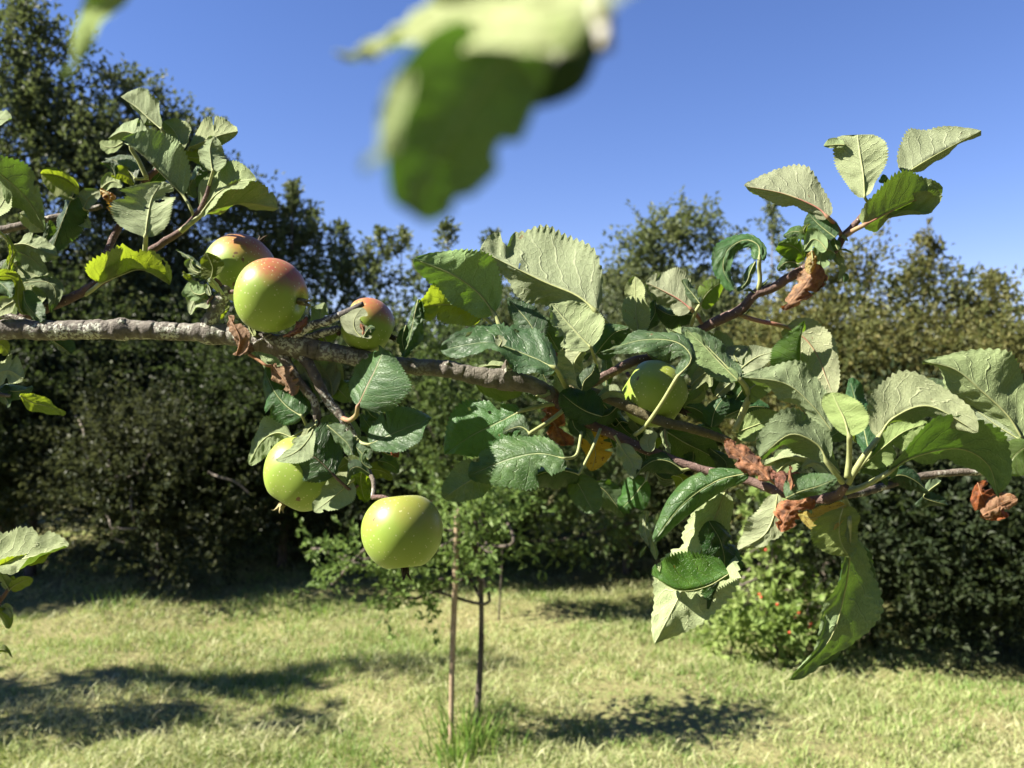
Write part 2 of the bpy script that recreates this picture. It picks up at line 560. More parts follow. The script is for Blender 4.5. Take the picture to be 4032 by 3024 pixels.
M['f_branch'] = rough_material('pale_bark', (0.14, 0.12, 0.10), (0.24, 0.21, 0.18), 30, 0.9, 0.5, 0.01)


def sprays_np(o, d, ln, per, leaf, rng, spread=0.9, droop=0.15, aspect=0.5):
    """leaves set along many short twigs: o (n,3) starts, d (n,3) directions, ln (n,) lengths"""
    n = len(o)
    u = (np.arange(per)[None, :] + rng.random((n, per))) / per
    pos = o[:, None, :] + d[:, None, :] * (ln[:, None] * u)[..., None]
    pos[..., 2] -= droop * ln[:, None] * u ** 2
    pos += rng.normal(size=pos.shape) * (0.06 * ln)[:, None, None]
    r = rng.normal(size=(n, per, 3))
    ld = unit(d[:, None, :] * 0.7 + r * spread * 0.6)
    up = unit(rng.normal(size=(n, per, 3)) * 0.7 + np.array((0, 0, 0.9)))
    sd = unit(np.cross(ld, up))
    nm = np.cross(sd, ld)
    sz = leaf * (0.65 + 0.7 * rng.random((n, per)))[..., None]
    b = pos
    t = pos + ld * sz - nm * sz * 0.12
    mid = pos + ld * sz * 0.45 + nm * sz * 0.05
    l = mid + sd * sz * aspect * 0.5 + nm * sz * 0.12
    r_ = mid - sd * sz * aspect * 0.5 + nm * sz * 0.12
    V = np.stack((b, l, t, r_), 2).reshape(-1, 3)
    Q = np.arange(len(V)).reshape(-1, 4)
    return V, Q


def blob_sprays(blobs, rng):
    """spray starts and directions in a set of (centre, radii, count, spray length)"""
    O, D, Ln = [], [], []
    for (c, rad, cnt, sl) in blobs:
        v = unit(rng.normal(size=(cnt, 3)))
        rr = rng.random(cnt) ** 0.42
        p = np.asarray(c) + v * rr[:, None] * np.asarray(rad)
        dr = unit(v * 0.8 + np.array((0, 0, 0.45)) + rng.normal(size=(cnt, 3)) * 0.45)
        O.append(p)
        D.append(dr)
        Ln.append(sl * (0.5 + rng.random(cnt)))
    O, D, Ln = np.vstack(O), np.vstack(D), np.concatenate(Ln)
    k = O[:, 2] > 0.05
    return O[k], D[k], Ln[k]


def bush(name, base, label, cat, blobs, leaf_mat, leaf, per, trunk_r=0.06, limbs=5, spires=(), seed=0, group=None, trunk_mat='f_trunk', trunk_h=None, lean=(0, 0), aspect=0.5, droop=0.15, crown_name='crown'):
    rng = np.random.default_rng(seed)
    bz = float(ground_z(np.array(base[0]), np.array(base[1])))
    root = empty(name, (base[0], base[1], bz))
    tag(root, label, cat, group)
    cs = np.array([b[0] for b in blobs])
    top = cs[:, 2].max()
    th = trunk_h or top * 0.55
    tp_ = np.array(((base[0], base[1], bz - 0.08), (base[0] + lean[0] * 0.4 + 0.03, base[1] + lean[1] * 0.4, th * 0.5), (base[0] + lean[0], base[1] + lean[1], th)))
    Vt, Qt, Tt = tube_np(smooth_curve(tp_, 22), np.linspace(trunk_r, trunk_r * 0.55, 22), 12, 0.08, seed)
    obj('trunk', Vt, [Qt, Tt], M[trunk_mat], root, origin=tp_[0])
    order = rng.permutation(len(blobs))[:limbs]
    for k in order:
        c = np.asarray(blobs[k][0])
        s0 = tp_[1] + (tp_[2] - tp_[1]) * rng.random()
        mm = (s0 + c) / 2 + rng.normal(size=3) * 0.12
        Vl, Ql, Tl = tube_np(smooth_curve(np.array((s0, mm, c, c + (c - s0) * 0.04)), 18), np.linspace(trunk_r * 0.5, 0.006, 18), 8, 0.06, seed + int(k))
        obj('limb', Vl, [Ql, Tl], M[trunk_mat], root, origin=s0)
    O, D, Ln = blob_sprays(blobs, rng)
    for (c, hgt, cnt) in spires:          # upright shoots standing out of the outline
        zz = rng.random(cnt)
        p = np.asarray(c) + np.stack((rng.normal(size=cnt) * 0.05 * (1.3 - zz), rng.normal(size=cnt) * 0.05 * (1.3 - zz), zz * hgt), -1)
        O = np.vstack((O, p))
        D = np.vstack((D, unit(rng.normal(size=(cnt, 3)) * 0.5 + np.array((0, 0, 0.8)))))
        Ln = np.concatenate((Ln, 0.10 + 0.10 * rng.random(cnt) * (1.2 - zz)))
        Vl, Ql, Tl = tube_np(np.linspace(np.asarray(c) - (0, 0, 0.3), np.asarray(c) + (0, 0, hgt), 8), np.linspace(0.009, 0.003, 8), 5)
        obj('limb', Vl, [Ql, Tl], M[trunk_mat], root, origin=c)
    V, Q = sprays_np(O, D, Ln, per, leaf, rng, aspect=aspect, droop=droop)
    cr = obj(crown_name, V, Q, M[leaf_mat], root, origin=np.asarray(blobs[0][0]), smooth=False)
    cr['kind'] = 'stuff'
    return root


def cloud(cx_, cy_, cz, rx, ry, rz, k, cnt, sl, rng, size=0.42, zmin=0.15):
    """k overlapping clumps scattered in an ellipsoid"""
    out = []
    for _ in range(k):
        v = unit(rng.normal(size=3)) * rng.random() ** 0.5
        c = np.array((cx_ + v[0] * rx, cy_ + v[1] * ry, max(zmin, cz + v[2] * rz)))
        s = size * (0.55 + 0.9 * rng.random())
        out.append((c, (s * 1.1, s, s * (0.75 + 0.5 * rng.random())), int(cnt * s * s / (size * size)), sl))
    return out


def px_tree(name, label, mat, Y, x_px, top_px, half_px, seed, leaf=0.056, k=34, cnt=95, per=13, sl=0.26, size=0.40, depth=0.9, bottom=0.2, cat='tree', spires=(), limbs=6, trunk_r=0.07, lean=(0, 0), trunk_mat='f_trunk', extra=()):
    rng = np.random.default_rng(seed + 50)
    c = BG(x_px, top_px + (70 if cat == 'tree' else 0), Y)
    rx = half_px * Y / F_PX
    top = c[2]
    rz = (top - bottom) / 2
    bl = cloud(c[0], Y, bottom + rz * 0.96, rx * 0.85, depth, rz * 0.86, k, cnt, sl, rng, size)
    for (ex, ey, es, eY) in extra:
        ec = BG(ex, ey, eY)
        er = es * eY / F_PX
        bl.append((ec, (er, er, er * 0.9), int(cnt * (er / size) ** 2 * 1.2) + 8, sl))
    sp = [(BG(sx, sy, Y), sh, sc) for (sx, sy, sh, sc) in spires]
    return bush(name, (c[0], Y + 0.2), label, cat, bl, mat, leaf, per, trunk_r, limbs, sp, seed, 'trees of the hedge row', trunk_mat, lean=lean)


TL = 'hedge_tree'
px_tree(TL, 'tallest dark tree of the hedge at the left edge, its airy top against the sky', 'f_mid', 7.6, -40, 330, 420, 1, k=44, cnt=150, trunk_r=0.10, limbs=8,
        extra=((60, 150, 90, 7.4), (150, 210, 60, 7.4), (30, 320, 110, 7.4), (90, 60, 45, 7.5), (180, 330, 70, 7.5), (240, 160, 30, 7.5), (60, 460, 110, 7.3), (210, 520, 90, 7.3), (330, 430, 45, 7.4), (290, 230, 26, 7.4), (120, 110, 50, 7.4), (340, 560, 110, 7.3), (20, 230, 70, 7.3), (130, 420, 130, 7.3), (260, 640, 150, 7.3), (60, 620, 160, 7.3), (430, 620, 110, 7.3), (380, 760, 150, 7.3)))
px_tree(TL, 'dark leafy tree right of the tallest one, behind the upper left leaves', 'f_mid', 7.9, 560, 720, 360, 2, k=42, cnt=150,
        extra=((470, 360, 32, 7.8), (560, 420, 60, 7.8), (640, 480, 60, 7.8), (420, 330, 24, 7.8), (740, 540, 34, 7.8), (480, 480, 80, 7.7), (700, 560, 90, 7.7), (830, 710, 60, 7.7), (540, 340, 20, 7.8), (780, 600, 40, 7.8), (560, 600, 130, 7.7), (700, 720, 150, 7.7), (860, 830, 120, 7.7), (960, 800, 70, 7.7), (520, 760, 150, 7.7)),
        spires=((1150, 860, 0.25, 20), (900, 760, 0.3, 22)))
px_tree(TL, 'grey green tree with upright shoots behind the rosy apples', 'f_pale', 8.3, 1120, 1130, 380, 3, k=38, cnt=150,
        spires=((1150, 940, 0.5, 40), (1230, 980, 0.38, 30), (1060, 930, 0.33, 24), (1340, 1030, 0.33, 24), (1020, 880, 0.25, 18)),
        extra=((980, 900, 90, 8.2), (1120, 1000, 110, 8.2), (1290, 1070, 100, 8.2), (1180, 920, 50, 8.2), (1060, 1080, 130, 8.1), (1400, 1100, 80, 8.2)))
px_tree(TL, 'rounded green tree of the hedge behind the small apple and dead twig', 'f_pale', 8.2, 1560, 1190, 330, 4, k=34, cnt=140,
        spires=((1500, 1030, 0.3, 22), (1765, 1000, 0.30, 20), (1580, 1010, 0.22, 16)), extra=((1480, 1100, 70, 8.1), (1660, 1110, 60, 8.1)))
px_tree(TL, 'hedge tree seen through the leaf group above the fork', 'f_mid', 8.4, 2050, 1120, 330, 5, k=32, cnt=130, spires=((1940, 1030, 0.25, 18), (2120, 1080, 0.2, 14)))
px_tree(TL, 'pale green rounded tree behind the bright upright leaves right of centre', 'f_pale', 8.6, 2660, 960, 300, 6, k=40, cnt=250, size=0.42, trunk_mat='f_branch',
        extra=((2600, 930, 80, 8.4), (2740, 920, 70, 8.4), (2520, 1010, 70, 8.4), (2830, 1010, 60, 8.4), (2460, 1120, 70, 8.4)), spires=((3040, 1000, 0.5, 30),))
px_tree(TL, 'olive brown tree below the shoot with the red brown withered leaf', 'f_olive', 6.3, 3260, 1230, 330, 7, k=40, cnt=190, leaf=0.044, depth=1.1, bottom=0.7,
        extra=((3340, 1050, 45, 6.3), (3400, 1010, 30, 6.3), (3230, 1120, 90, 6.3), (3420, 1130, 80, 6.3), (3120, 1180, 90, 6.3)))
px_tree(TL, 'olive hawthorn with a tall thin leader at the right', 'f_olive', 6.6, 3680, 1300, 330, 8, k=40, cnt=190, leaf=0.044, depth=1.0, bottom=0.6,
        spires=((3635, 1130, 0.45, 34), (3680, 1130, 0.3, 20), (3920, 1200, 0.2, 18)), extra=((3640, 1130, 60, 6.5), (3760, 1180, 70, 6.5), (3900, 1190, 55, 6.5), (3560, 1150, 70, 6.5), (3840, 1250, 70, 6.5), (3950, 1280, 50, 6.5)))
px_tree(TL, 'big dark tree of the hedge beyond the left edge, shading the hedge foot', 'f_dark', 6.0, -1500, 60, 600, 10, k=34, cnt=80, leaf=0.06, depth=0.7, bottom=0.9, trunk_r=0.12)
px_tree(TL, 'low olive bush of the hedge at the right edge', 'f_olive', 7.0, 4080, 1500, 260, 9, k=26, cnt=100, leaf=0.04, bottom=0.3)
# darker shrubs filling the foot of the hedge
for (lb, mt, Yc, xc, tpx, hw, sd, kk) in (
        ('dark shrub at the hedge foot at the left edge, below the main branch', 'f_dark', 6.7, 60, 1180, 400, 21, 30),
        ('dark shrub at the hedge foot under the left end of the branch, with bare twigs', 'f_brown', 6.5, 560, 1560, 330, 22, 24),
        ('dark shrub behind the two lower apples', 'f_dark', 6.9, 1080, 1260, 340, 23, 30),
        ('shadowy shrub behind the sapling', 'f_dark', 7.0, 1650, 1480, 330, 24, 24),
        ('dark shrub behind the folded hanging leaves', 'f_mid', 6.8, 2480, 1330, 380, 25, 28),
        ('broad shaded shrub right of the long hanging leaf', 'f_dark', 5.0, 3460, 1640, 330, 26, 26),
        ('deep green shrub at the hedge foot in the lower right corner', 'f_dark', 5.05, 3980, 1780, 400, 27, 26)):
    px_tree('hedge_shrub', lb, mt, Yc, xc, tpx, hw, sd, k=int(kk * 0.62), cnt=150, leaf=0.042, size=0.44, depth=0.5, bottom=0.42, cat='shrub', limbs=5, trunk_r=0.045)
# the wood behind, one dark mass
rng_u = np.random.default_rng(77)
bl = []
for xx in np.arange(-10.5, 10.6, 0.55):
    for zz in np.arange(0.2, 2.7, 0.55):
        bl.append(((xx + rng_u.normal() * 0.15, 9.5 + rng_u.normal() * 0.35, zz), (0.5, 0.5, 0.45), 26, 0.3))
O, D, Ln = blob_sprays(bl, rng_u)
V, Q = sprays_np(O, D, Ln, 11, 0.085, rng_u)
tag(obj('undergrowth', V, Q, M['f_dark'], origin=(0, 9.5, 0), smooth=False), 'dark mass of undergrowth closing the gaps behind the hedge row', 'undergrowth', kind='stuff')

# trees of the same orchard left of the picture; their shade lies across the meadow
for (tx_, ty_, z0_, hh, rx_, ry_, kk_, sd, lb) in ((-5.0, 3.80, 1.2, 4.7, 0.95, 0.07, 15, 31, 'orchard tree standing left of the view, shading the middle of the meadow'),
                                                  (-4.1, 3.50, 0.9, 2.9, 0.8, 0.06, 8, 32, 'smaller orchard tree nearer on the left, shading the near grass')):
    rr_ = np.random.default_rng(sd)
    bush('orchard_tree', (tx_, ty_), lb, 'tree', cloud(tx_, ty_, (hh + z0_) / 2, rx_, ry_, (hh - z0_) / 2, kk_, 26, 0.13, rr_, 0.15), 'f_mid', 0.06, 10, 0.06, 6, (), sd, 'orchard trees beside the view')

# unseen trees added behind and beside the camera to hold back sky light
for k_, (tx_, ty_, hh, lb) in enumerate(((-3.6, -3.4, 4.6, 'unseen tree added behind the camera on the left'), (-1.2, -4.2, 5.0, 'unseen tree added behind the camera, left of centre'), (1.2, -3.4, 4.6, 'unseen tree added behind the camera, right of centre'),
                                         (3.4, -3.0, 4.8, 'unseen tree added behind the camera on the right'), (4.6, -0.6, 4.4, 'unseen tree added to the right of the camera'), (5.6, 2.0, 4.2, 'unseen tree added right of the view'))):
    rr_ = np.random.default_rng(60 + k_)
    bush('orchard_tree', (tx_, ty_), lb, 'tree', cloud(tx_, ty_, hh * 0.58, 1.25, 0.9, hh * 0.42, 20, 42, 0.4, rr_, 0.6), 'f_mid', 0.2, 6, 0.08, 6, (), 60 + k_, 'orchard trees beside the view')

# ---- the sapling, its stake and the grass tuft at its foot
rs = np.random.default_rng(41)
Ys = 3.72
sb = BG(1870, 2900, Ys)
bl = []
for (bx, by, br, c_) in ((1850, 1960, 110, 22), (1960, 1990, 120, 24), (1820, 2050, 130, 30), (1990, 2080, 100, 22), (1880, 2140, 110, 26), (1760, 2160, 90, 20), (1640, 2220, 90, 20), (1540, 2280, 80, 18), (1450, 2200, 70, 14), (1360, 2190, 45, 9), (1600, 2330, 60, 12),
                         (1250, 2160, 22, 5), (1310, 2300, 20, 4), (1720, 2330, 60, 12)):
    e = br * Ys / F_PX
    bl.append((BG(bx, by, Ys + rs.normal() * 0.08), (e, e, e), int(c_ * 1.05), 0.15))
bl2 = []
Yd = 5.5
for (bx, by, br, c_) in ((1780, 1470, 130, 26), (1900, 1580, 150, 30), (1700, 1680, 120, 26), (2030, 1640, 150, 28), (1850, 1780, 170, 34), (2150, 1760, 130, 24), (1700, 1860, 110, 24), (1990, 1860, 160, 34), (2080, 2000, 130, 26), (1820, 1960, 150, 30), (2230, 1900, 120, 22),
                         (2330, 2030, 110, 20), (1760, 1360, 90, 16), (2280, 1660, 110, 20), (2400, 1900, 90, 14), (1640, 1540, 100, 18), (2480, 2060, 70, 12), (2170, 2110, 80, 12)):
    e = br * Yd / F_PX
    bl2.append((BG(bx, by, Yd + rs.normal() * 0.15), (e, e, e), int(c_ * 1.7), 0.2))
d_b = BG(1960, 2470, Yd)
bush('dogwood_shrub', (d_b[0], d_b[1] + 0.1), 'fresh green shrub standing out of the hedge behind the forked branch', 'shrub', bl2, 'f_leafy', 0.046, 11, 0.006, 9, (), 48, None, 'f_trunk', trunk_h=1.1, aspect=0.5)
sap = bush('sapling', (sb[0], sb[1]), 'young tree with small fresh green leaves behind the lowest apple', 'sapling', bl, 'f_fresh', 0.036, 11, 0.016, 14, (), 42, None, 'f_trunk', trunk_h=1.05, aspect=0.48)
st = BG(1775, 2880, Ys - 0.06)
stp = np.array(((st[0], st[1], -0.1), (st[0] + 0.006, st[1], 0.35), (st[0] + 0.02, st[1], 0.75), (st[0] + 0.03, st[1], 1.05)))
M['stake'] = rough_material('weathered_wood', (0.24, 0.17, 0.11), (0.36, 0.28, 0.19), 60, 0.85, 0.5, 0.003)
V, Q, T3 = tube_np(smooth_curve(stp, 24), np.full(24, 0.0125), 9, 0.06, 3)
so = obj('tree_stake', V, [Q, T3], M['stake'], origin=stp[0])
tag(so, 'thin pale wooden stake standing beside the sapling trunk', 'stake')
rt = np.random.default_rng(43)


def tuft(cx_, cy_, n, rad, h0, h1, mat, label, seed):
    r = np.random.default_rng(seed)
    a = r.random(n) * 6.28
    q = np.abs(r.normal(size=n)) * rad
    V, Q, T3 = blades(cx_ + np.cos(a) * q, cy_ + np.sin(a) * q, h0 + (h1 - h0) * r.random(n), 0.004 + 0.004 * r.random(n), 0.2 + 0.7 * r.random(n), a + r.normal(size=n) * 0.6, r)
    tag(obj('grass_tuft', V, [Q, T3], M[mat], origin=(cx_, cy_, 0), smooth=False), label, 'grass', kind='stuff')


tuft(BG(1840, 2900, 3.68)[0], 3.66, 230, 0.09, 0.06, 0.26, 'tuft', 'uncut green grass tuft round the foot of the sapling', 44)
tuft(BG(1800, 2980, 3.5)[0], 3.52, 200, 0.2, 0.04, 0.14, 'tuft', 'long grass just in front of the sapling', 45)
tuft(BG(450, 2400, 5.6)[0], 5.75, 90, 0.2, 0.05, 0.18, 'tuft', 'long grass at the edge of the shade on the left', 46)
tuft(BG(1250, 2400, 5.6)[0], 5.75, 90, 0.25, 0.05, 0.18, 'tuft', 'long grass at the edge of the shade near the sapling', 47)

# ---- the berry bush
Yb = 4.85
bl = []
rb = np.random.default_rng(51)
for (bx, by, br, c_) in ((3020, 2020, 55, 12), (3050, 2120, 70, 16), (3030, 2230, 70, 16), (3080, 2320, 90, 22), (3020, 2420, 110, 30), (3130, 2440, 110, 28), (2930, 2500, 90, 22), (3060, 2540, 110, 26), (3190, 2380, 60, 14), (2900, 2450, 60, 12), (3160, 2560, 70, 14), (2880, 2560, 60, 10), (2820, 2520, 35, 6), (2990, 1960, 30, 5), (3250, 2500, 50, 8)):
    e = br * Yb / F_PX
    bl.append((BG(bx, by, Yb + rb.normal() * 0.1), (e, e, e), int(c_ * 1.5), 0.14))
bb = BG(3050, 2590, Yb)
berry = bush('berry_bush', (bb[0], bb[1]), 'bright lime green bush with small red berries, left of the long hanging leaf', 'bush', bl, 'f_lime', 0.045, 9, 0.014, 7, (), 52, None, 'f_trunk', trunk_h=0.7, aspect=0.75)
M['berry'] = rough_material('berry_skin', (0.42, 0.035, 0.02), (0.55, 0.07, 0.03), 90, 0.3, 0.1, 0.001, spec=0.5)
th_, ph_ = np.meshgrid(np.linspace(0, math.pi, 7), np.linspace(0, 2 * math.pi, 9)[:-1], indexing='ij')
BV = np.stack((np.sin(th_) * np.cos(ph_), np.sin(th_) * np.sin(ph_), np.cos(th_) * 0.92 - 0.12 * np.exp(-(th_ / 0.4) ** 2)), -1).reshape(-1, 3) * 0.0085
i_, j_ = np.meshgrid(np.arange(6), np.arange(8), indexing='ij')
BQ = np.stack((i_ * 8 + j_, (i_ + 1) * 8 + j_, (i_ + 1) * 8 + (j_ + 1) % 8, i_ * 8 + (j_ + 1) % 8), -1).reshape(-1, 4)
bme = mesh_np('berry', BV, BQ)
bme.materials.append(M['berry'])
for (bx, by) in ((3022, 2165), (2990, 2340), (3000, 2352), (3140, 2412), (3133, 2428), (3120, 2480), (3112, 2490), (3185, 2455), (3190, 2470), (3060, 2380)):
    p = BG(bx + rb.normal() * 4, by, Yb - 0.20 - 0.1 * rb.random())
    o = bpy.data.objects.new('berry', bme)
    COL.objects.link(o)
    o.parent = berry
    o.location = tuple(p - wloc(berry))

# bare twigs in the shade of the hedge
def bare(name, label, pts_list, r, mat):
    root = empty(name, pts_list[0][0])
    tag(root, label, 'twig')
    for pts in pts_list:
        V, Q, T3 = tube_np(smooth_curve(np.array(pts), 20), np.linspace(r, r * 0.35, 20), 7, 0.05)
        obj('stem', V, [Q, T3], M[mat], root, origin=pts[0])


Yw = 5.95
bare('bare_branch', 'bare pale twigs hanging from the dark shrub on the left', [
    [BG(350, 1720, Yw + 0.4), BG(400, 1780, Yw + .1), BG(440, 1830, Yw), BG(420, 1835, Yw)],
    [BG(400, 1990, Yw + 0.4), BG(430, 2050, Yw), BG(445, 2110, Yw), BG(480, 2135, Yw), BG(510, 2135, Yw)],
    [BG(440, 2080, Yw), BG(520, 2082, Yw), BG(560, 2070, Yw + 0.1)],
    [BG(420, 1895, Yw), BG(480, 1870, Yw), BG(540, 1850, Yw + 0.2)],
    [BG(520, 1900, Yw + 0.2), BG(515, 1990, Yw), BG(530, 2060, Yw)],
    [BG(620, 2140, Yw), BG(625, 2180, Yw), BG(640, 2210, Yw)],
    [BG(300, 1640, Yw + 0.3), BG(330, 1700, Yw), BG(325, 1760, Yw), BG(360, 1830, Yw)],
    [BG(820, 1860, Yw + 0.3), BG(870, 1880, Yw), BG(930, 1900, Yw), BG(990, 1950, Yw)],
    [BG(640, 1760, Yw + 0.3), BG(580, 1800, Yw), BG(560, 1850, Yw), BG(500, 1880, Yw)]], 0.011, 'f_branch')
bare('bare_branch', 'dark bare twig beside the berry bush', [
    [BG(3020, 2420, 5.2), BG(2970, 2350, 5.2), BG(2920, 2310, 5.2), BG(2925, 2280, 5.2), BG(2960, 2230, 5.3)],
    [BG(2935, 2300, 5.2), BG(2975, 2290, 5.25), BG(2990, 2220, 5.3)]], 0.014, 'f_branch')
tr_p = np.array((BG(3200, 2480, 5.6), BG(3240, 2350, 5.6), BG(3290, 2190, 5.65), BG(3330, 2050, 5.8)))
V, Q, T3 = tube_np(smooth_curve(tr_p, 20), np.linspace(0.075, 0.05, 20), 12, 0.06)
rt_ = empty('leaning_trunk', tr_p[0])
tag(rt_, 'leaning dark trunk in the hedge behind the berry bush', 'trunk')
obj('trunk', V, [Q, T3], M['f_trunk'], rt_, origin=tr_p[0])

# ------------------------------------------------------------------ the leaf builder
NROW, NSIDE = 73, 8


def vnoise(g, rows, cols, ny, nx):
    """smooth random relief, rows x cols, from an ny x nx lattice"""
    k = g.normal(size=(ny + 1, nx + 1))

    def up(a, n):
        p = np.linspace(0, a.shape[0] - 1.0001, n)
        i = p.astype(int)
        f = p - i
        f = f * f * (3 - 2 * f)
        return a[i] * (1 - f)[:, None] + a[i + 1] * f[:, None]
    return up(up(k, rows).T, cols).T


CAMP = np.array((0.0, 0.0, CAM_Z))


def leaf_np(mid, A, B, face, z0, W=None, curl=(0.35, 0.35), ruff=0.03, wrinkle=0.0, notch=(), holes=(), seed=0, teeth=1.0, prof=(0.48, 0.64), lit=0.6, clean=False):
    g = np.random.default_rng(seed + 100)
    xm = np.mean([p[0] for p in mid])
    ym = np.mean([p[1] for p in mid])
    yaw, pit = 0.50 * lit, 0.42 * lit            # leaves turn their blades to the light: left and up
    zs = [(p[2] if len(p) > 2 else 0.0) + z0 - yaw * (p[0] - xm) - pit * (p[1] - ym) for p in mid]
    pts = np.array([P(p[0], p[1], z) for p, z in zip(mid, zs)])
    C = smooth_curve(pts, NROW)
    L = np.linalg.norm(np.diff(C, axis=0), axis=1).sum()
    T = unit(np.gradient(C, axis=0))
    depth = D0 + np.mean(zs) * U
    Lp = L / (depth / F_PX)
    t = np.linspace(0, 1, NROW)
    if W is None: W = 0.30 * Lp

    def evec(E):
        E = [E] if not isinstance(E, list) else E
        out = []
        for e in E:
            k = e[2] if len(e) > 2 else 0.6
            e = (e[0] * 1.14, e[1] * 1.14)
            k = math.copysign(min(1.0, abs(k) * 1.5), k)
            e2 = e[0] ** 2 + e[1] ** 2
            dz = k * max(math.sqrt(max(0.0, W * W - e2)), 0.8 * math.sqrt(e2))
            out.append((e[0] * depth / F_PX, (dz * (0.65 if lit else 1.0) - yaw * e[0] - pit * e[1]) * depth / F_PX, -e[1] * depth / F_PX))
        out = np.array(out)
        if len(out) == 1: return np.repeat(out, NROW, 0)
        tt = np.linspace(0.12, 0.88, len(out))
        r = np.stack([np.interp(t, tt, out[:, k]) for k in range(3)], 1)
        kk = np.ones(13) / 13
        return np.stack([np.convolve(np.pad(r[:, k], 6, mode='edge'), kk, 'valid') for k in range(3)], 1)

    EA, EB = evec(A), evec(B)
    tw = (0.05 if clean else 0.16) * np.sin(t * (3 + 3 * g.random()) + 6.28 * g.random())       # slight twist along the blade
    for E in (EA, EB):
        c_, s_ = np.cos(tw)[:, None], np.sin(tw)[:, None]
        E[:] = E * c_ + np.cross(T, E) * s_
    notch = list(notch)
    for _ in range(2):
        if g.random() < 0.45 and not clean: notch.append((int(g.random() < 0.5), 0.25 + 0.65 * g.random(), 0.012 + 0.03 * g.random(), 0.15 + 0.3 * g.random()))
    m = NROW // 2
    nA = np.cross(T[m], EA[m])
    sgn = 1.0 if np.dot(nA, CAMP - C[m]) > 0 else -1.0
    if face == 'u': sgn = -sgn
    prof_t = np.power(np.clip(t, 1e-6, 1), prof[0]) * np.power(np.clip(1 - t, 0, 1), prof[1])
    prof_t = prof_t / prof_t.max()
    prof_t[-1] = 0.0
    saw = np.array((0.955, 1.005, 1.035))[np.arange(NROW) % 3]
    saw = 1 + (saw - 1) * teeth * (0.8 + 0.6 * g.random(NROW))
    s = np.linspace(0, 1, NSIDE + 1) ** 0.9
    rows = []
    ph = g.random(8) * 6.28
    halves = []
    ncol = 2 * NSIDE + 1
    relief = 0.009 * vnoise(g, NROW, ncol, 7, 4) + 0.005 * vnoise(g, NROW, ncol, 15, 8)
    if wrinkle > 0:
        relief = relief + wrinkle * (1.3 * vnoise(g, NROW, ncol, 5, 4) + 0.9 * vnoise(g, NROW, ncol, 11, 7) + 0.5 * vnoise(g, NROW, ncol, 24, 12))
    for hi, (E, sg, cv) in enumerate(((EA, sgn, curl[0]), (EB, -sgn, curl[1]))):
        Nn = unit(np.cross(T, E)) * sg                       # normal on the upper face
        el = np.linalg.norm(E, axis=1)
        e = E / np.maximum(el, 1e-9)[:, None]
        w = prof_t.copy()
        for (hs, tc, hw, dp) in notch:
            if hs == hi: w = w * (1 - dp * np.exp(-((t - tc) / hw) ** 4) * (0.85 + 0.3 * g.random(NROW)))
        c = cv if abs(cv) > 1e-3 else 1e-3
        S = s[None, :]
        edge = 1 + (saw[:, None] - 1) * S ** 6
        lat = np.sin(c * S) / c * edge
        nor = -(1 - np.cos(c * S)) / c
        lw = (el * w)[:, None]
        X = C[:, None, :] + (lw * lat)[..., None] * e[:, None, :] + (lw * nor)[..., None] * Nn[:, None, :]
        # quilting between the side veins, wavy margin, crumpling
        q = np.abs(np.sin(math.pi * (t[:, None] * 8 - S * w[:, None] * 1.9 + hi * 0.43)))
        dsp = L * 0.010 * (q - 0.5) * np.minimum(1, S * 5) * (1 - S * 0.4)
        dsp = dsp + L * ruff * S ** 1.6 * (np.sin(t[:, None] * 9.3 + ph[hi]) + 0.7 * np.sin(t[:, None] * 17 + ph[2 + hi]))
        rl = relief[:, NSIDE::-1] if hi == 0 else relief[:, NSIDE:]
        dsp = dsp + L * rl * np.minimum(1, S * 4)
        X = X + dsp[..., None] * Nn[:, None, :] * (w[:, None, None] > 0.02)
        halves.append(X)
    grid = np.concatenate((halves[0][:, ::-1, :], halves[1][:, 1:, :]), axis=1)      # A edge .. midrib .. B edge
    nc = grid.shape[1]
    su = np.concatenate((-s[::-1], s[1:]))
    uv = np.stack((np.repeat(su[None, :], NROW, 0), np.repeat(t[:, None], nc, 1)), -1).reshape(-1, 2)
    i, j = np.meshgrid(np.arange(NROW - 1), np.arange(nc - 1), indexing='ij')
    q = np.stack((i * nc + j, i * nc + j + 1, (i + 1) * nc + j + 1, (i + 1) * nc + j), -1).reshape(-1, 4)
    # winding so that the geometric normal is the upper face
    k = (m * (nc - 1)) + NSIDE // 2
    V = grid.reshape(-1, 3)
    a, b, c_, d = V[q[k]]
    nA_up = nA * sgn
    if np.dot(np.cross(b - a, d - a), nA_up) < 0: q = q[:, ::-1]
    if holes:
        fu = (su[j.ravel()] + su[j.ravel() + 1]) / 2
        ft = (t[i.ravel()] + t[i.ravel() + 1]) / 2
        keep = np.ones(len(q), bool)
        for (hu, ht, ru, rt) in holes:
            keep &= ((fu - hu) / ru) ** 2 + ((ft - ht) / rt) ** 2 > 1.0
        q = q[keep]
    N_under = -unit(nA_up)
    return V, q, uv, C, N_under, depth


LEAF_N = [0]


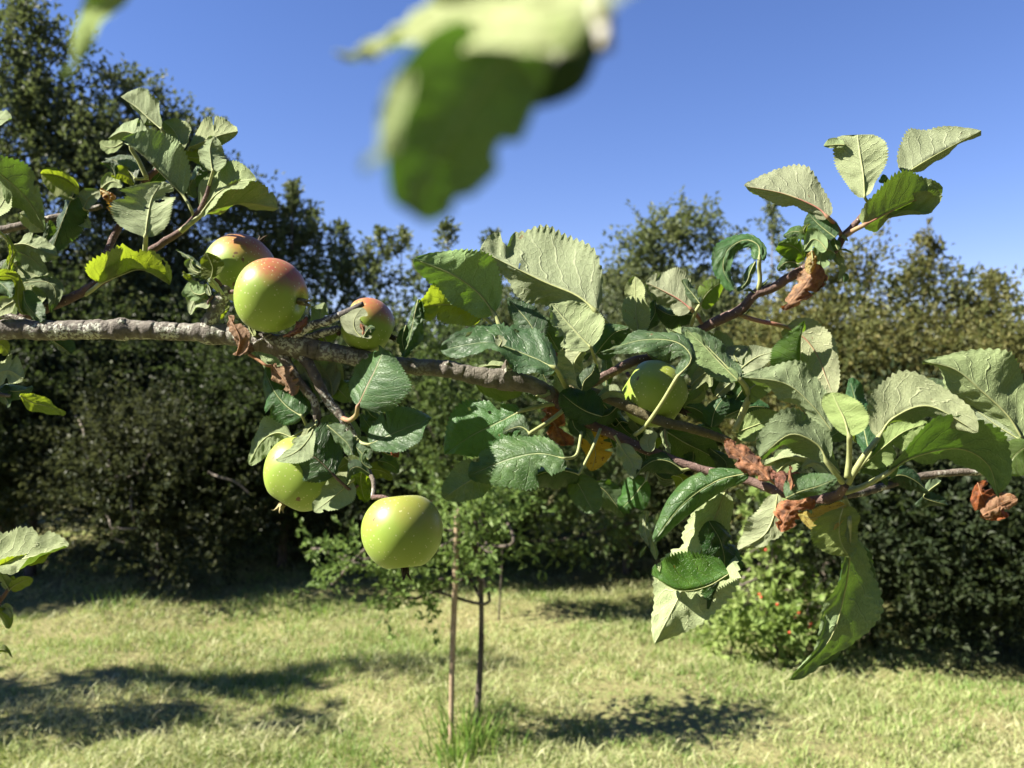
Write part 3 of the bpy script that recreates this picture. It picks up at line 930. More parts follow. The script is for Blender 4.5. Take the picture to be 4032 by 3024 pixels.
def leaf(tree, mid, A, B, face, z0=0, mat='leaf', pet=None, tint=None, label=None, stalk='stalk', rp=5.6, **kw):
    seed = LEAF_N[0]
    LEAF_N[0] += 1
    if 'lit' not in kw:
        kw['lit'] = -0.35 if mat == 'leaf_lime' else (0.6 if tint is None or max(tint) > 0.78 else 0.0)
    if mat in ('leaf_dead', 'leaf_tan'):
        gg = np.random.default_rng(seed + 900)
        kw['notch'] = list(kw.get('notch', ())) + [(int(gg.random() < 0.5), 0.15 + 0.8 * gg.random(), 0.02 + 0.05 * gg.random(), 0.25 + 0.35 * gg.random()) for _ in range(4)]
        kw['ruff'] = 0.035
        kw['wrinkle'] = kw.get('wrinkle', 0.02) * 0.55
    V, q, uv, C, Nu, depth = leaf_np(mid, A, B, face, z0, seed=seed, **kw)
    lf = obj('leaf', V, q, M[mat], tree, origin=C[0], uv=uv)
    rp = min(rp, 10.5)
    if tint is not None: lf.color = (*tint, 1)  # some low tints work the shade on a leaf into its colour
    if label: lf['label'] = label
    # stalk and midrib, one raised cord on the underside
    px = depth / F_PX
    n_mid = 26
    Cm = C[np.linspace(0, int(NROW * 0.93), n_mid).astype(int)]
    if pet:
        pp = [P(p[0], p[1], (p[2] if len(p) > 2 else 0) + z0) for p in pet] + [C[0], C[3]]
        Pp = smooth_curve(pp, 16)[:-1]
        path = np.vstack((Pp, Cm[2:]))
        rad = np.concatenate((np.linspace(rp * 1.2, rp, len(Pp)), np.linspace(rp * 0.42, 0.4, len(Cm) - 2))) * px
        off = np.concatenate((np.zeros(len(Pp)), np.full(len(Cm) - 2, 1.0)))
    else:
        path, rad, off = Cm, np.linspace(rp * 0.42, 0.4, n_mid) * px, np.ones(n_mid)
    path = path + Nu * (off * rad * 0.75)[:, None]
    Vs, Q, Tr = tube_np(path, rad, 7)
    st = obj('stalk', Vs, [Q, Tr], M[stalk if mat not in ('leaf_dead', 'leaf_tan') else 'leaf_dead_stalk'], lf, origin=C[0])
    return lf


M['leaf_dead_stalk'] = rough_material('withered_stalk', (0.22, 0.10, 0.05), (0.30, 0.17, 0.09), 200, 0.7, 0.2, 0.0003)


def wood(tree, name, pts, r, mat, z0=0, step=9, rough=0.05, sides=14, knots=(), label=None, origin=None):
    """a woody tube; pts (x, y[, z]), r = radii in photo pixels at those points"""
    pp = np.array([P(p[0], p[1], (p[2] if len(p) > 2 else 0) + z0) for p in pts])
    L = np.linalg.norm(np.diff(pp, axis=0), axis=1).sum() / U
    n = max(12, int(L / step))
    path = smooth_curve(pp, n)
    seg = np.concatenate(([0], np.cumsum(np.linalg.norm(np.diff(pp, axis=0), axis=1))))
    s = np.linspace(0, seg[-1], n)
    rad = np.interp(s, seg, np.asarray(r, float)) * path[:, 1] / F_PX
    for (kx, ky, kw_, kh) in knots:
        d = np.linalg.norm(path - P(kx, ky, z0), axis=1) / U
        rad = rad * (1 + kh * np.exp(-(d / kw_) ** 2))
    g = np.random.default_rng(int(abs(pts[0][0]) + abs(pts[0][1])))
    jit = g.normal(size=(n, 3))
    jit[1:-1] = (jit[:-2] + jit[1:-1] + jit[2:]) / 3
    path[1:-1] += jit[1:-1] * rad[1:-1, None] * 0.06
    Vs, Q, Tr = tube_np(path, rad, sides, rough, seed=int(abs(pts[0][0])))
    o = obj(name, Vs, [Q, Tr], M[mat], tree, origin=path[0])
    if label: o['label'] = label
    return o

# ------------------------------------------------------------------ the apple tree in the foreground
TREE_X = -1.5
tree = empty('apple_tree', (TREE_X, 0.85, 0.0))
tag(tree, 'apple tree with its lichened branch, leafy shoots and twigs reaching across the foreground', 'apple tree')


def at_w(X, Y, Z):                          # world point -> (photo x, photo y, depth) of the branch frame
    return (CX + X * F_PX / Y, CY - (Z - CAM_Z) * F_PX / Y, (Y - D0) / U)


def W(*a, **k): return wood(tree, *a, **k)
def L(*a, **k): return leaf(tree, *a, **k)


# trunk and crown limbs stand left of the picture
tp = np.array(((TREE_X, 0.85, -0.05), (TREE_X + 0.02, 0.85, 0.5), (TREE_X - 0.03, 0.84, 1.0), (TREE_X, 0.83, 1.5)))
Vt, Qt, Tt = tube_np(smooth_curve(tp, 40), np.interp(np.linspace(0, 1, 40), (0, 0.08, 0.8, 1), (0.085, 0.06, 0.045, 0.035)), 18, 0.05, 3)
obj('trunk', Vt, [Qt, Tt], M['bark'], tree, origin=tp[0])
tx = CX + TREE_X / U
BR = W('main_branch', [(tx + 10, 1560, 700), (tx + 900, 1400, 500), (-2600, 1330, 200), (-1200, 1290, 40), (-300, 1302), (0, 1297), (250, 1300), (480, 1297), (700, 1306), (830, 1312),
       (950, 1326), (1063, 1354), (1200, 1371), (1330, 1392), (1480, 1420), (1600, 1441), (1750, 1452), (1900, 1485), (2000, 1495), (2100, 1520), (2185, 1560)],
      [160, 120, 70, 48, 41, 39, 38, 38, 35, 37, 40, 39, 40, 36, 33, 32, 32, 36, 38, 33, 30], 'bark', step=7, rough=0.045, sides=20,
      knots=((480, 1297, 26, 0.22), (830, 1312, 40, 0.22), (960, 1330, 36, 0.18), (1105, 1385, 45, 0.2), (1200, 1371, 60, 0.2), (1760, 1452, 10, 0.12), (1990, 1495, 40, 0.18)),
      label='grey main branch crusted with pale lichen')
W('limb', [(TREE_X / U + CX, 1620, 690), (tx - 200, 1300, 900), (tx - 500, 1000, 1100)], [150, 100, 60], 'bark')
W('limb', [(TREE_X / U + CX, 1650, 690), (tx + 250, 1420, 1000), (tx + 700, 1150, 1500)], [140, 90, 50], 'bark')
# knobs and scars on the branch
W('knot', [(476, 1275, -20), (492, 1262, -26)], [22, 12], 'bark', step=4, sides=9)
W('bud_scar', [(1745, 1445, -22), (1768, 1424, -30)], [12, 6], 'bark', step=3, sides=8)
W('bud_scar', [(985, 1360, -20), (968, 1376, -30), (975, 1392, -30)], [26, 22, 10], 'twig', step=4, sides=9)
W('spur', [(815, 1295, 0), (830, 1262, -6), (850, 1215, -4), (880, 1165, 0), (893, 1128, 0)], [34, 30, 29, 25, 17], 'bark', rough=0.12, step=6)
W('spur', [(880, 1165), (868, 1120, -10), (845, 1096, -20)], [9, 7, 6], 'twig', step=5, sides=8)
W('spur', [(850, 1215, -10), (820, 1195, -25), (838, 1165, -30)], [9, 7, 5], 'twig', step=5, sides=8)
W('spur', [(1990, 1470), (2012, 1425, -10), (2030, 1405, -10)], [26, 22, 14], 'twig_grey', step=5)
W('dead_twig', [(1150, 1350, 0), (1190, 1300, -40), (1290, 1262, -70), (1360, 1232, -90), (1430, 1196, -105)], [20, 19, 17, 15, 10], 'dead_twig', rough=0.09, label='dark dead twig stub crossing an apple')
W('dead_twig', [(1200, 1335, 0), (1250, 1318, -10), (1300, 1305, -10), (1336, 1290, -5)], [17, 17, 16, 11], 'dead_twig', rough=0.12)
W('dead_twig', [(1000, 1352, -40), (1040, 1330, -60), (1068, 1314, -70)], [5, 4, 3], 'dead_twig', sides=7, step=6)
# hanging twigs under the branch
W('twig', [(1180, 1385), (1225, 1450, -25), (1262, 1523, -40), (1300, 1590, -45), (1346, 1644, -50), (1394, 1722, -45), (1430, 1815, -110), (1468, 1890, -190), (1468, 1962, -262)],
  [26, 21, 19, 18, 17, 15, 11, 9, 8], 'twig_grey', rough=0.08)
W('twig', [(1100, 1375), (1140, 1440, -15), (1171, 1493, -20), (1238, 1583, -20), (1246, 1662, -18), (1235, 1720, -5)], [24, 20, 17, 16, 15, 10], 'twig_grey', rough=0.08)
W('twig', [(1340, 1640, -45), (1372, 1655, -60), (1400, 1640, -70)], [12, 10, 9], 'twig_grey', step=5, sides=9)
# limbs beyond the fork
W('limb', [(2165, 1548), (2210, 1594, -10), (2305, 1662, -30), (2418, 1712, -50), (2509, 1757, -70), (2600, 1790, -90), (2742, 1841, -140), (2953, 1895, -240), (3073, 1937, -320), (3200, 1962, -420), (3290, 1955, -500), (3330, 1910, -540)],
  [26, 22, 19, 20, 20, 16, 16, 17, 20, 21, 20, 15], 'twig', rough=0.06, label='brown limb running down right to the leaf rosette')
W('limb', [(2165, 1545), (2260, 1535, 15), (2360, 1555, 10), (2441, 1588, -30), (2554, 1640, -50), (2640, 1668, -60), (2712, 1684, -60), (2790, 1708, -40), (2870, 1736, -20)],
  [24, 21, 22, 22, 21, 20, 19, 18, 15], 'twig_olive', rough=0.04, label='olive limb passing in front of the half hidden apple')
W('shoot', [(2200, 1545, 5), (2300, 1520, 60), (2386, 1479, 110), (2486, 1425, 150), (2567, 1402, 150), (2694, 1343, 120), (2775, 1289, 100), (2847, 1253, 90), (2915, 1221, 80), (2974, 1158, 70), (3028, 1140, 60),
            (3119, 1086, 40), (3200, 1040, 30), (3284, 986, 20), (3322, 932, 10), (3371, 877, 0), (3420, 820, 0), (3470, 770, 0)],
  [20, 19, 18, 18, 17, 18, 19, 20, 19, 19, 18, 18, 17, 16, 14, 12, 10, 7], 'twig', rough=0.05, label='purplish brown shoot rising to the upper right')
W('shoot', [(-420, 1300, 20), (-250, 1306, 70), (-100, 1300, 110), (40, 1265, 150), (160, 1221, 120), (270, 1178, 110), (375, 1120, 100), (470, 1064, 100), (571, 1003, 90), (650, 950, 85), (711, 911, 80), (766, 857, 70), (800, 800, 70), (835, 700, 80)],
  [26, 24, 22, 20, 19, 18, 17, 16, 15, 14, 13, 12, 9, 6], 'twig', rough=0.05, label='brown shoot rising to the upper left leaves')
W('shoot', [(375, 1122, 105), (410, 1020, 190), (450, 930, 245), (520, 790, 240), (583, 700, 220), (640, 655, 200), (700, 600, 190)], [12, 13, 14, 13, 12, 10, 7], 'twig', rough=0.05)
W('shoot', [(-1200, 1290, 40), (-800, 1130, 220), (-300, 980, 280), (120, 880, 250), (310, 834, 230), (400, 812, 220)], [24, 22, 20, 15, 12, 9], 'twig_grey', rough=0.07)
W('shoot', [(-1200, 1295, 40), (-500, 1240, 60), (-200, 1180, 40), (20, 1240, 30), (100, 1262, 20)], [22, 20, 16, 14, 10], 'twig_grey', rough=0.07)
W('shoot', [(-1000, 1290, 30), (-800, 1600, 20), (-300, 2250, 0), (-60, 2420, -10), (0, 2363, -10), (40, 2312, -10)], [20, 18, 16, 12, 10, 6], 'twig', rough=0.05)
W('shoot', [(-900, 1295, 30), (-300, 1480, 40), (-60, 1540, 30), (40, 1560, 30)], [18, 14, 10, 7], 'twig_grey')
W('shoot', [(3290, 1955, -500), (3400, 1938, -400), (3500, 1908, -290), (3604, 1880, -215), (3720, 1863, -215), (3900, 1855, -220), (4032, 1855, -220), (4200, 1835, -230), (4340, 1780, -240), (4420, 1700, -240)],
  [17, 16, 15, 14, 14, 15, 14, 12, 10, 7], 'twig_grey', rough=0.05, label='grey brown twig running out at the right edge')
W('shoot', [(4160, 1840, -228), (4110, 1790, -235), (4060, 1750, -238), (4020, 1725, -240)], [11, 10, 9, 8], 'twig_grey', rough=0.05)
# the overhead branch close to the lens carries the two blurred sprays
NEAR = 0.10
nz = (NEAR - D0) / U
W('shoot', [at_w(-1.52, 0.84, 1.42), at_w(-1.25, 0.62, 1.95), at_w(-0.7, 0.30, 1.93), (0, -1500, nz + 200), (1500, -900, nz), (2300, -330, nz), (2620, -120, nz)], [110, 100, 110, 120, 100, 80, 60], 'twig_grey', rough=0.05)
W('shoot', [at_w(-0.72, 0.31, 1.932), at_w(-0.3, 0.22, 1.80), (300, -500, nz + 200), (640, -250, nz + 180)], [70, 80, 80, 60], 'twig_grey', rough=0.05)

# ---- leaves of the upper left shoot
L([(723, 772), (640, 690), (560, 610), (474, 553)], (52, -105, 0.5), (0, -35, 1.0), 'u', 40, clean=True, lit=-0.2, pet=[(766, 857, 30), (748, 815, 10)], tint=(0.85, 0.9, 0.85))
L([(574, 935), (585, 850), (600, 780), (640, 715)], (-128, -20, -0.4), (92, -10, 0.5), 'u', 20, pet=[(571, 1003, 60)], rp=9, notch=((0, 0.62, 0.06, 0.3), (1, 0.72, 0.05, 0.5)), holes=((0.35, 0.62, 0.16, 0.035), (-0.1, 0.5, 0.06, 0.02)))
L([(790, 848), (850, 770), (930, 720), (1009, 705)], (-30, -95, 0.3), (40, 30, -0.4), 'u', 50, clean=True, pet=[(711, 911, 20)], rp=9)
L([(800, 846), (880, 815), (980, 800), (1094, 822)], (30, -80, -0.5), (0, -10, 1.0), 'u', 90, tint=(1.1, 1.1, 0.8))
L([(838, 675), (830, 620), (828, 580), (842, 535)], (-42, -2, 0.9), (52, 14, 0.9), 'u', 60, pet=[(822, 730, 10)])
L([(744, 583), (800, 560), (870, 532), (936, 516)], (-5, -75, 0.8), (10, 25, 1.0), 'u', 100, pet=[(720, 640, 40)])
L([(830, 600), (790, 620), (750, 620), (716, 606)], (0, -35, 1), (0, 14, 1), 'u', 120, mat='leaf_lime')
L([(717, 592), (705, 545), (680, 510), (642, 476)], (48, -30, 0.3), (-42, 25, 0.4), 'u', 110, pet=[(690, 620, 30)])
L([(640, 512), (590, 470), (540, 425), (474, 380)], (48, -62, -0.5), (-5, 5, 1.0), 'u', 130, pet=[(680, 580, 30)])
L([(572, 560), (530, 530), (480, 520), (425, 545)], (8, -55, 0.8), (0, 20, 0.8), 'u', 120, pet=[(577, 699, 40), (545, 630, 20), (515, 575, 0)], rp=8)
L([(535, 705), (500, 665), (460, 635), (413, 622)], (25, -42, 0.5), (-22, 45, 0.5), 't', 200, pet=[(583, 702, 10)])
L([(530, 712), (495, 690), (465, 680), (435, 690)], (5, -30, 0.5), (0, 25, 0.7), 'u', 180, mat='leaf_lime')
L([(745, 735), (770, 700), (785, 670), (792, 640)], (-30, -10, 0.5), (35, 12, 0.5), 't', 170)
L([(393, 1117), (470, 1085), (560, 1062), (669, 1122)], [(-70, -75, -0.8), (-5, -95, -0.8), (70, -90, -0.5)], (0, -25, -1.0), 'u', 60, mat='leaf_lime', pet=[(335, 1160, 50), (365, 1140, 20)], rp=8, prof=(0.4, 0.5), holes=((-0.75, 0.83, 0.12, 0.025),), notch=((0, 0.62, 0.06, 0.25),))
# leaves at the left edge above the branch
L([(-90, 620), (20, 700), (110, 790), (180, 908)], (65, -72, -0.7), (-30, 40, 0.8), 'u', -40, lit=-0.4, tint=(0.62, 0.75, 0.62), W=120)
L([(-60, 880), (-10, 830), (20, 780), (32, 718)], (62, 45, -0.3), (-45, -30, 0.5), 'u', 20)
L([(80, 840), (110, 860), (140, 885), (178, 906)], (20, -35, 0.5), (-20, 25, 0.5), 'u', 40)
L([(312, 745), (260, 705), (210, 688), (161, 684)], (10, -32, -0.6), (10, 85, -0.6), 'u', 160, mat='leaf_lime', W=95)
L([(290, 760), (262, 830), (235, 900), (205, 988)], (52, 20, 0.7), (-48, -10, 0.5), 't', 140, tint=(0.6, 0.7, 0.6))
L([(330, 820), (350, 780), (372, 765), (395, 755)], (-22, -22, 0.5), (24, 26, 0.5), 'u', 160, curl=(1.2, 0.8), pet=[(345, 832, 40)])
L([(395, 750), (420, 725), (450, 715), (482, 735)], (-5, -28, 0.6), (4, 24, 0.6), 'u', 190, curl=(0.9, 0.9))
L([(395, 748, 0), (420, 760, -10), (432, 780, 0), (425, 800, 0)], (30, -8, 0.5), (-28, 14, 0.5), 't', 150, mat='leaf_yellow', curl=(1.4, 1.2), wrinkle=0.05, label='small orange yellow withered leaf among green ones')
L([(425, 812), (438, 825), (455, 845)], (15, -12, 0.5), (-12, 12, 0.5), 't', 170, mat='leaf_yellow', curl=(1.4, 1.2), wrinkle=0.05)
L([(345, 836), (335, 860), (340, 880), (355, 898)], (25, -5, 0.5), (-25, 10, 0.5), 'u', 180, curl=(1.3, 1.0))
L([(490, 845), (510, 865), (530, 890), (545, 920)], (30, -15, 0.5), (-26, 16, 0.5), 'u', 200, curl=(1.1, 0.8), pet=[(470, 815, 30)])
L([(-90, 520), (-40, 480), (0, 470), (46, 466)], (5, -40, 0.7), (5, 40, -0.5), 'u', 40)
L([(48, 965), (100, 962), (160, 985), (228, 1010)], (12, -34, 0.6), (-5, 34, 0.8), 'u', 100, pet=[(-60, 860, -40), (10, 925, -20), (50, 985, -30), (54, 1031, -30), (27, 1081, -30)][0:2], tint=(0.9, 0.95, 0.9))
L([(50, 985), (95, 1000), (140, 1030), (182, 1078)], (25, -30, -0.5), (-25, 35, 0.5), 'u', 60, tint=(0.65, 0.75, 0.65))
L([(65, 1045), (100, 1090), (135, 1150), (155, 1212)], (68, -25, 0.3), (-45, 20, 0.4), 'u', 90, pet=[(30, 1085, 10), (50, 1040, 0)], holes=((-0.55, 0.45, 0.2, 0.05),))
L([(28, 1081), (40, 1030), (50, 985), (20, 920)], (12, 0, 0.2), (-12, 0, 0.2), 'u', 0, mat='leaf_lime', W=14, rp=8)
L([(-70, 1110), (-10, 1090), (50, 1095), (92, 1160)], (20, -30, -0.5), (-10, 50, 0.5), 'u', 20, mat='leaf_lime')
L([(-60, 1100), (-10, 1110), (20, 1130), (48, 1170)], (20, -22, 0.7), (-20, 30, 0.4), 't', -20)
L([(92, 1145), (100, 1190), (130, 1230), (168, 1264)], (35, -25, 0.5), (-26, 30, 0.7), 't', -10, tint=(0.8, 0.9, 0.95))
L([(60, 1185), (40, 1195), (10, 1215), (-20, 1250)], (-15, -22, 0.5), (30, 30, 0.5), 'u', -30, curl=(1.3, 1.2), W=50)
L([(92, 1240), (75, 1200), (70, 1150), (78, 1100)], (20, 5, 0.5), (-22, 0, 0.5), 'u', 10, mat='leaf_lime')
# left edge below the branch
L([(-40, 1350), (0, 1355), (18, 1370), (30, 1395)], (15, -15, 0.5), (-12, 25, 0.5), 'u', 60, mat='leaf_lime')
L([(185, 1318), (215, 1345), (250, 1370), (280, 1396)], (30, -22, 0.7), (-25, 18, 0.7), 't', 50, tint=(0.55, 0.65, 0.55))
L([(-60, 1490), (-10, 1470), (40, 1460), (92, 1490)], (5, -52, 0.7), (5, 48, 0.4), 'u', 20, pet=[(-80, 1530, 10)])
L([(-30, 1520), (20, 1535), (70, 1540), (132, 1528)], (0, -22, 0.5), (5, 38, 0.5), 't', 50, tint=(0.7, 0.85, 1.0))
L([(78, 1558), (130, 1585), (190, 1600), (260, 1628)], (12, -30, -0.5), (-8, 26, 0.8), 'u', 20, mat='leaf_lime')
L([(-40, 1560), (-10, 1540), (10, 1550), (40, 1600)], (20, -25, 0.5), (-20, 30, 0.5), 't', 40, tint=(0.7, 0.8, 0.7))
L([(-200, 2265), (-60, 2235), (100, 2200), (268, 2153)], (-10, -98, 0.5), (10, 18, -1.0), 'u', -60, W=105)
L([(-170, 2260), (-30, 2250), (110, 2210), (262, 2156)], (-8, -50, -0.7), (4, 8, -1.0), 'u', -30, mat='leaf_lime', W=70)
L([(40, 2318), (65, 2300), (100, 2285), (130, 2278)], (-5, -24, -0.5), (8, 24, 0.4), 'u', -10, mat='leaf_lime')
L([(38, 2325), (20, 2290), (5, 2265), (-5, 2240)], (20, -8, 0.5), (-20, 8, 0.5), 'u', 0)
L([(36, 2320), (44, 2300), (48, 2285), (50, 2266)], (12, 0, 0.5), (-12, 0, 0.5), 'u', 10, mat='leaf_lime')
L([(5, 2385), (30, 2395), (44, 2415), (42, 2435)], (10, -10, 0.5), (-14, 10, 0.5), 'u', 0, curl=(1.2, 1.2))
L([(-20, 2400), (5, 2420), (25, 2450), (38, 2475)], (22, -15, 0.5), (-20, 18, 0.5), 't', 0, mat='leaf_lime')
L([(-40, 2580), (-10, 2560), (20, 2560), (48, 2590)], (0, -15, 0.5), (0, 15, 0.5), 't', 10, mat='leaf_lime')
# spur leaves by the two apples
L([(832, 1096), (838, 1060), (830, 1030), (812, 994)], (44, -12, -0.3), (-42, 12, 0.5), 'u', -60, mat='leaf_lime', pet=[(878, 1160, 30), (858, 1130, 20)], tint=(0.6, 0.62, 0.6))
L([(800, 1060), (770, 1040), (740, 1010), (692, 985)], (15, -20, 0.5), (-14, 18, 0.5), 't', -30, curl=(1.4, 1.4), tint=(0.9, 1.0, 0.9))
L([(785, 1075), (760, 1062), (750, 1040), (760, 1012)], (-16, -8, 0.5), (18, 10, 0.5), 'u', -40, curl=(1.5, 1.5))
L([(828, 1110), (800, 1085), (760, 1080), (716, 1085)], (5, -18, 0.6), (-5, 22, 0.5), 't', -40, curl=(1.0, 1.3), wrinkle=0.03)
L([(815, 1150), (790, 1160), (760, 1150), (742, 1110)], (-28, 18, 0.5), (28, -30, 0.5), 'u', -25, curl=(0.9, 1.2), tint=(0.75, 0.9, 0.7))
L([(720, 1072), (730, 1085), (745, 1090), (758, 1082)], (4, 14, 0.3), (-4, -12, 0.3), 'u', -30, curl=(1, 1), mat='leaf_lime')
L([(826, 1190), (795, 1175), (765, 1190), (746, 1235)], (-20, -32, 0.7), (25, 45, 0.4), 'u', -20, curl=(1.5, 1.3), W=62, holes=((-0.4, 0.35, 0.2, 0.06),))
L([(800, 1250), (830, 1240), (870, 1232), (905, 1208)], (5, -22, 0.5), (0, 20, 0.5), 'u', 40, mat='leaf_lime')
L([(828, 1165), (822, 1150), (818, 1135), (816, 1118)], (10, 0, 0.5), (-10, 0, 0.5), 'u', -45, curl=(1.3, 1.3))
L([(930, 1400, 0), (945, 1340, -30), (925, 1290, -40), (898, 1242, -20)], (28, -10, 0.5), (-14, 14, 0.5), 'u', -80, mat='leaf_tan', curl=(0.9, 0.9), wrinkle=0.03, label='dry tan leaf curled against the main branch')
L([(1115, 1325), (1150, 1310), (1180, 1290), (1210, 1246)], (-18, -16, 0.5), (12, 10, 0.5), 't', -150, mat='leaf_dead', wrinkle=0.04, label='brown withered scrap under the larger rosy apple')
L([(1000, 1325), (985, 1300), (975, 1270), (960, 1250)], (16, 0, 0.5), (-14, 2, 0.5), 'u', -30, tint=(1.1, 1.1, 0.9))
# around the apple behind the dead twig
L([(1275, 1330), (1262, 1290), (1262, 1240), (1278, 1190)], (-38, -5, 0.6), (24, 0, 0.6), 'u', 60, pet=[(1290, 1360, 10)])
L([(1200, 1330), (1260, 1322), (1310, 1310), (1345, 1290)], (0, -30, 0.5), (0, 30, 0.5), 'u', 80, mat='leaf_lime', tint=(0.8, 0.8, 0.8))
L([(1425, 1330), (1400, 1300), (1395, 1260), (1425, 1210)], (-46, -12, 0.5), (62, 18, 0.1), 'u', -150, notch=((1, 0.65, 0.12, 0.55), (1, 0.3, 0.05, 0.4)), W=62)
L([(1432, 1322), (1445, 1300), (1462, 1285), (1476, 1290)], (-10, -20, 0.5), (10, 24, 0.5), 't', -175, tint=(0.8, 0.95, 1.1), curl=(0.8, 0.8))
L([(1428, 1318), (1430, 1300), (1425, 1285), (1418, 1255)], (9, 0, 0.3), (-9, 4, 0.3), 't', -165, mat='leaf_dead')

# ---- leaves of the hanging spray under the branch
L([(1408, 1600), (1445, 1520), (1480, 1450), (1512, 1375)], [(-70, -40, 0.6), (-100, -40, 0.6), (-80, -80, 0.8)], [(110, 40, -0.4), (140, 20, -0.4), (90, 20, 0.2)], 't', -170, pet=[(1350, 1648, 110), (1375, 1655, 60), (1402, 1635, 10)], stalk='stalk_red', rp=9, W=150, prof=(0.4, 0.5), notch=((0, 0.88, 0.05, 0.4),), curl=(0.3, 0.45))
L([(1180, 1600), (1120, 1520), (1070, 1450), (1020, 1385)], (70, -55, 0.6), (-15, 35, 0.4), 'u', 60, W=95)
L([(1260, 1580), (1230, 1510), (1190, 1440), (1150, 1390)], (40, -25, 0.6), (-35, 25, 0.4), 'u', 40, W=75)
L([(1310, 1560), (1300, 1500), (1270, 1450), (1235, 1405)], (35, -25, 0.6), (-30, 20, 0.4), 'u', 50)
L([(1310, 1555), (1320, 1500), (1322, 1450), (1318, 1410)], (28, 0, 0.6), (-40, 0, 0.4), 'u', 55)
L([(1310, 1500), (1330, 1530), (1350, 1550), (1378, 1580)], (25, -22, 0.6), (-20, 28, 0.4), 'u', 30, tint=(0.7, 0.8, 0.5))
L([(1190, 1640), (1130, 1600), (1080, 1540), (1040, 1455)], (42, -55, 0.4), (-40, 62, 0.4), 't', -10, pet=[(1212, 1690, 10)], tint=(0.7, 0.8, 0.7))
L([(1200, 1640), (1200, 1590), (1190, 1540), (1160, 1480)], (30, -20, 0.4), (-30, 20, 0.5), 't', 0, tint=(0.9, 1.0, 0.9))
L([(1069, 1440), (1095, 1470), (1130, 1510), (1160, 1556)], (45, -28, 0.4), (-18, 22, 0.5), 'u', -50, mat='leaf_tan', pet=[(980, 1395, 20), (1020, 1420, 10), (1050, 1440, 0)], notch=((0, 0.1, 0.06, 0.6),), label='dry tan leaf hanging under the branch')
L([(1150, 1722), (1090, 1705), (1030, 1740), (980, 1828)], (-22, -50, 0.7), (25, 48, 0.4), 'u', 40, pet=[(1235, 1690, -20), (1190, 1700, -10)])
L([(1316, 1873), (1250, 1810), (1180, 1770), (1110, 1800)], [(-75, 60, 0.2), (-75, 80, 0.2), (-40, 40, 0.2)], [(70, -70, 0.4), (60, -110, 0.4), (90, -100, 0.3)], 't', -130, pet=[(1425, 1900, 20), (1382, 1927, 10), (1350, 1905, 5)], stalk='twig', tint=(0.62, 0.7, 0.62), W=125, prof=(0.45, 0.6))
L([(1235, 1690), (1215, 1730), (1165, 1780), (1088, 1815)], (42, 30, -0.2), (-20, -12, 0.5), 'u', -170, W=55)
L([(1288, 1674), (1330, 1710), (1370, 1750), (1392, 1802)], (22, -30, 0.3), (-26, 22, 0.4), 't', -110)
L([(1452, 1750), (1520, 1720), (1600, 1685), (1699, 1648)], (-35, -88, 0.4), (30, 42, -0.9), 't', -150, pet=[(1400, 1722, 90), (1425, 1745, 40)], W=105, tint=(0.75, 0.85, 0.75))
L([(1430, 1840), (1420, 1880), (1425, 1930), (1440, 1978)], (-42, -10, 0.4), (50, 0, 0.2), 't', -120, mat='leaf_lime', curl=(0.7, 0.7), wrinkle=0.025, tint=(0.8, 0.9, 0.6))
L([(1385, 1895), (1340, 1935), (1290, 1975), (1236, 2015)], (52, 30, -0.1), (-35, -38, 0.5), 'u', -110, tint=(0.9, 0.92, 0.85), pet=[(1435, 1860, 10)])
L([(1400, 1850), (1370, 1880), (1340, 1905), (1312, 1930)], (20, 22, 0.3), (-22, -20, 0.4), 'u', -60)
L([(1475, 1770), (1500, 1760), (1535, 1770), (1570, 1800)], (18, -30, 0.4), (-12, 22, 0.5), 't', -80, mat='leaf_dead', curl=(1.0, 1.0), wrinkle=0.05, label='dark red withered leaf behind the folded leaf')
L([(1500, 1775), (1540, 1790), (1570, 1760), (1610, 1725)], (15, -25, 0.4), (-5, 25, 0.5), 't', -40, tint=(0.5, 0.6, 0.5))
L([(1450, 1810), (1420, 1780), (1395, 1755), (1362, 1735)], (32, -20, 0.4), (-30, 28, 0.4), 't', -120)
L([(1420, 1720), (1370, 1690), (1320, 1670), (1262, 1665)], (5, -45, 0.4), (-5, 40, 0.4), 'u', 30, tint=(0.85, 0.9, 0.85))
L([(1440, 1590), (1450, 1620), (1470, 1640), (1500, 1655)], (15, -20, 0.4), (-15, 15, 0.4), 't', -20, tint=(0.6, 0.7, 0.6))
L([(1246, 1670), (1220, 1690), (1200, 1720), (1150, 1745)], (-10, -15, 0.4), (10, 20, 0.4), 'u', -40, pet=[(1246, 1640, 30)])

# ---- the leaf group over the middle of the branch
L([(1945, 1232), (1880, 1150), (1780, 1080), (1629, 1018)], [(75, -60, -0.4), (100, -95, -0.4), (90, -75, 0.6)], (-45, 60, 0.4), 'u', -60, clean=True, lit=-0.3, pet=[(2010, 1400, 50), (1975, 1300, 20)], rp=9, W=150, tint=(0.8, 0.95, 0.7))
L([(2350, 1230), (2270, 1165), (2130, 1105), (1889, 985)], [(85, -150, 0.5), (50, -182, 0.7), (5, -115, 0.7)], [(-60, 40, 0.6), (-30, 50, 0.6), (-20, 25, 0.6)], 'u', -20, clean=True, pet=[(2420, 1330, 40), (2385, 1270, 20)], rp=12, W=235, curl=(0.5, 0.3), notch=((0, 0.80, 0.035, 0.55),), holes=((-0.12, 0.66, 0.07, 0.014), (-0.55, 0.16, 0.04, 0.03)))
L([(1902, 1245), (1820, 1205), (1740, 1200), (1640, 1212)], (-15, -88, -0.5), (-30, 72, -0.4), 'u', 30, mat='leaf_lime', pet=[(2010, 1410, 0), (1960, 1300, 0)], rp=8, wrinkle=0.015)
